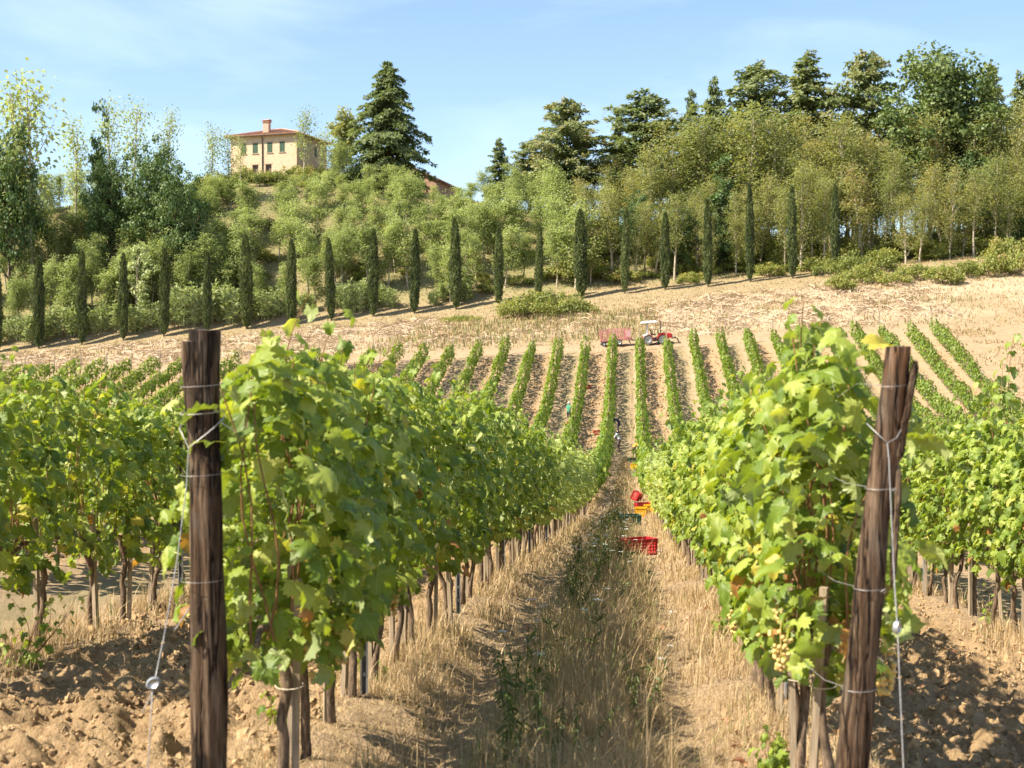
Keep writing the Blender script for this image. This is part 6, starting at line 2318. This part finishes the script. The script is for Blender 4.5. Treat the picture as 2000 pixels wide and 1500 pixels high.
# ------------------------------------------------------------------ grape pickers
def person(label, loc, rz, J, cloth, skin, hairm, extra=()):
    """J: joint positions (x right, y forward, z up, metres); one skinned body whose faces take the material of the nearest bone"""
    names = ['pelvis', 'waist', 'chest', 'neck', 'head', 'crown', 'shl', 'ell', 'wrl', 'hal', 'shr', 'elr', 'wrr', 'har', 'hpl', 'knl', 'anl', 'tol', 'hpr', 'knr', 'anr', 'tor']
    rad = dict(pelvis=(0.155, 0.12), waist=(0.14, 0.11), chest=(0.165, 0.125), neck=(0.058, 0.06), head=(0.088, 0.10), crown=(0.06, 0.065), shl=(0.075, 0.075), ell=(0.047, 0.047), wrl=(0.032, 0.03), hal=(0.04, 0.022),
               shr=(0.075, 0.075), elr=(0.047, 0.047), wrr=(0.032, 0.03), har=(0.04, 0.022), hpl=(0.098, 0.10), knl=(0.065, 0.068), anl=(0.045, 0.045), tol=(0.045, 0.032), hpr=(0.098, 0.10), knr=(0.065, 0.068), anr=(0.045, 0.045), tor=(0.045, 0.032))
    E = [('pelvis', 'waist'), ('waist', 'chest'), ('chest', 'neck'), ('neck', 'head'), ('head', 'crown'), ('chest', 'shl'), ('shl', 'ell'), ('ell', 'wrl'), ('wrl', 'hal'), ('chest', 'shr'), ('shr', 'elr'), ('elr', 'wrr'), ('wrr', 'har'),
         ('pelvis', 'hpl'), ('hpl', 'knl'), ('knl', 'anl'), ('anl', 'tol'), ('pelvis', 'hpr'), ('hpr', 'knr'), ('knr', 'anr'), ('anr', 'tor')]
    top, bottom, legs, shoes = cloth
    mats = [MAT[skin], MAT[top], MAT[bottom], MAT[legs], MAT[shoes]]
    ix = {n_: k for k, n_ in enumerate(names)}
    me = bpy.data.meshes.new('body')
    me.from_pydata([J[n_] for n_ in names], [(ix[a], ix[b]) for a, b in E], [])
    o = bpy.data.objects.new('body', me)
    COL.objects.link(o)
    sk = o.modifiers.new('skin', 'SKIN')
    for k, n_ in enumerate(names):
        me.skin_vertices[0].data[k].radius = rad[n_]
    me.skin_vertices[0].data[0].use_root = True
    sk.use_smooth_shade = True
    sb = o.modifiers.new('sub', 'SUBSURF')
    sb.levels = sb.render_levels = 2
    bpy.context.view_layer.update()
    dg = bpy.context.evaluated_depsgraph_get()
    bm_ = bpy.data.meshes.new_from_object(o.evaluated_get(dg))
    bpy.data.objects.remove(o)
    for m_ in mats:
        bm_.materials.append(m_)
    zone = {('pelvis', 'waist'): 1, ('waist', 'chest'): 1, ('chest', 'neck'): 1, ('chest', 'shl'): 1, ('chest', 'shr'): 1, ('shl', 'ell'): 1, ('shr', 'elr'): 1, ('pelvis', 'hpl'): 2, ('pelvis', 'hpr'): 2, ('hpl', 'knl'): 2, ('hpr', 'knr'): 2, ('knl', 'anl'): 3, ('knr', 'anr'): 3, ('anl', 'tol'): 4, ('anr', 'tor'): 4}
    A = np.array([J[a] for a, b in E])
    B = np.array([J[b] for a, b in E])
    rr = np.array([(sum(rad[a]) + sum(rad[b])) / 4 for a, b in E])
    zn = np.array([zone.get(e, 0) for e in E])
    npol = len(bm_.polygons)
    cc = np.zeros(npol * 3)
    bm_.polygons.foreach_get('center', cc)
    cc = cc.reshape(-1, 3)
    ab = B - A
    tt = np.clip(((cc[:, None] - A[None]) * ab[None]).sum(-1) / (ab * ab).sum(-1)[None], 0, 1)
    dist = np.linalg.norm(cc[:, None] - (A[None] + tt[..., None] * ab[None]), axis=-1) / rr[None]
    bm_.polygons.foreach_set('material_index', zn[dist.argmin(1)].astype(np.int32))
    bm_.name = 'body'
    t = thing('person', label, 'person', loc, rz, 1.0, 'grape pickers among the rows')
    obj('body', bm_, t)
    # hair cap over the back and top of the skull
    hd = np.array(J['head'])
    cr = np.array(J['crown'])
    ax = unit((cr - hd)[None])[0]
    g = Geo()
    V = I2V * np.array([0.098, 0.108, 0.105])
    g.add(V, I2F)
    hm = g.build('hair', MAT[hairm], True)
    obj('hair', hm, t, loc=tuple(hd + ax * 0.055 + np.array([0, -0.018, 0.0])))
    g = Geo()
    fw = np.array([0, 1.0, 0])
    fw = unit((fw - ax * (fw @ ax))[None])[0]
    sd = np.cross(fw, ax)
    g.inst(I2V, I2F, np.array([hd + fw * 0.105 + ax * 0.005]), np.eye(3)[None], np.array([0.016]))
    for s in (-1, 1):
        g.inst(I2V, I2F, np.array([hd + sd * s * 0.095 + ax * 0.01]), np.eye(3)[None], np.array([(0.012, 0.022, 0.03)]))
    obj('nose_and_ears', g.build('nose_and_ears', MAT[skin], True), t)
    g = Geo()
    for s in (-1, 1):
        g.inst(I2V, I2F, np.array([hd + fw * 0.092 + sd * s * 0.034 + ax * 0.028]), np.eye(3)[None], np.array([0.010]))
    g.box(tuple(hd + fw * 0.094 - ax * 0.045), (0.045, 0.012, 0.010))
    obj('eyes_and_mouth', g.build('eyes_and_mouth', MAT['dark_hair'], True), t)
    # fingers of both hands
    for side_ in ('l', 'r'):
        w0 = np.array(J['wr' + side_])
        h0 = np.array(J['ha' + side_])
        dr = unit((h0 - w0)[None])[0]
        la = np.cross(dr, [0.3, 0.2, 1.0])
        la = unit(la[None])[0]
        dn = np.cross(la, dr)
        g = Geo()
        for k, fl in enumerate((0.066, 0.075, 0.078, 0.062)):
            b = h0 + la * (k - 1.5) * 0.019
            g.tube(np.array([b - dr * 0.02, b + dr * fl * 0.55, b + dr * fl * 0.8 + dn * 0.02, b + dr * fl * 0.85 + dn * 0.04]), [0.009, 0.0085, 0.008, 0.006], 5)
        b = w0 + dr * 0.02 + la * 0.032
        g.tube(np.array([b, b + la * 0.028 + dr * 0.025, b + la * 0.035 + dr * 0.055 + dn * 0.01]), [0.011, 0.010, 0.007], 5)
        obj('fingers', g.build('fingers', MAT[skin], True), t)
    return t


STAND = dict(pelvis=(0, 0, 0.95), waist=(0, 0.01, 1.10), chest=(0, 0.02, 1.34), neck=(0, 0.02, 1.50), head=(0, 0.05, 1.61), crown=(0, 0.05, 1.70),
             shl=(-0.19, 0.02, 1.42), ell=(-0.25, 0.16, 1.18), wrl=(-0.20, 0.38, 1.20), hal=(-0.18, 0.46, 1.21), shr=(0.19, 0.02, 1.42), elr=(0.27, 0.14, 1.20), wrr=(0.24, 0.37, 1.26), har=(0.22, 0.45, 1.28),
             hpl=(-0.10, 0, 0.88), knl=(-0.11, 0.03, 0.48), anl=(-0.12, -0.01, 0.07), tol=(-0.14, 0.15, 0.04), hpr=(0.10, 0, 0.88), knr=(0.12, 0.05, 0.48), anr=(0.13, 0.03, 0.07), tor=(0.15, 0.19, 0.04))
BEND = dict(pelvis=(0, -0.10, 0.90), waist=(0, 0.02, 1.02), chest=(0, 0.24, 1.13), neck=(0, 0.39, 1.15), head=(0, 0.49, 1.10), crown=(0, 0.57, 1.12),
            shl=(-0.19, 0.30, 1.12), ell=(-0.24, 0.42, 0.90), wrl=(-0.15, 0.58, 0.78), hal=(-0.13, 0.64, 0.74), shr=(0.19, 0.30, 1.12), elr=(0.24, 0.40, 0.88), wrr=(0.16, 0.60, 0.82), har=(0.13, 0.67, 0.79),
            hpl=(-0.10, -0.08, 0.83), knl=(-0.12, 0.02, 0.46), anl=(-0.13, -0.05, 0.07), tol=(-0.15, 0.11, 0.04), hpr=(0.10, -0.08, 0.83), knr=(0.13, 0.06, 0.46), anr=(0.14, 0.04, 0.07), tor=(0.16, 0.20, 0.04))
HALF = {k: tuple(0.55 * np.array(STAND[k]) + 0.45 * np.array(BEND[k])) for k in STAND}
for (px, d, J, rz, cl, sk_, hr_, lab) in (
        (1111, 117.0, STAND, -0.5, ('green_cloth', 'black_cloth', 'skin', 'white_paint'), 'skin', 'grey_hair', 'grey-haired person in green shirt and dark shorts standing at a vine row'),
        (1208, 112.5, BEND, 1.35, ('navy_cloth', 'navy_cloth', 'navy_cloth', 'black_cloth'), 'skin', 'dark_hair', 'person all in navy bending into the vines left of the path'),
        (1209, 104.0, HALF, 1.2, ('white_cloth', 'brown_cloth', 'brown_cloth', 'white_paint'), 'dark_skin', 'dark_hair', 'person in white shirt and dark trousers stooping left of the path'),
        (1239, 99.0, BEND, -1.0, ('orange_cloth', 'black_cloth', 'dark_skin', 'black_rubber'), 'dark_skin', 'dark_hair', 'person in orange shirt and black shorts bending to the row right of the path')):
    X, Y = at(px, d)
    person(lab, (X, Y, gz(X, Y) - 0.01), rz, J, cl, sk_, hr_)
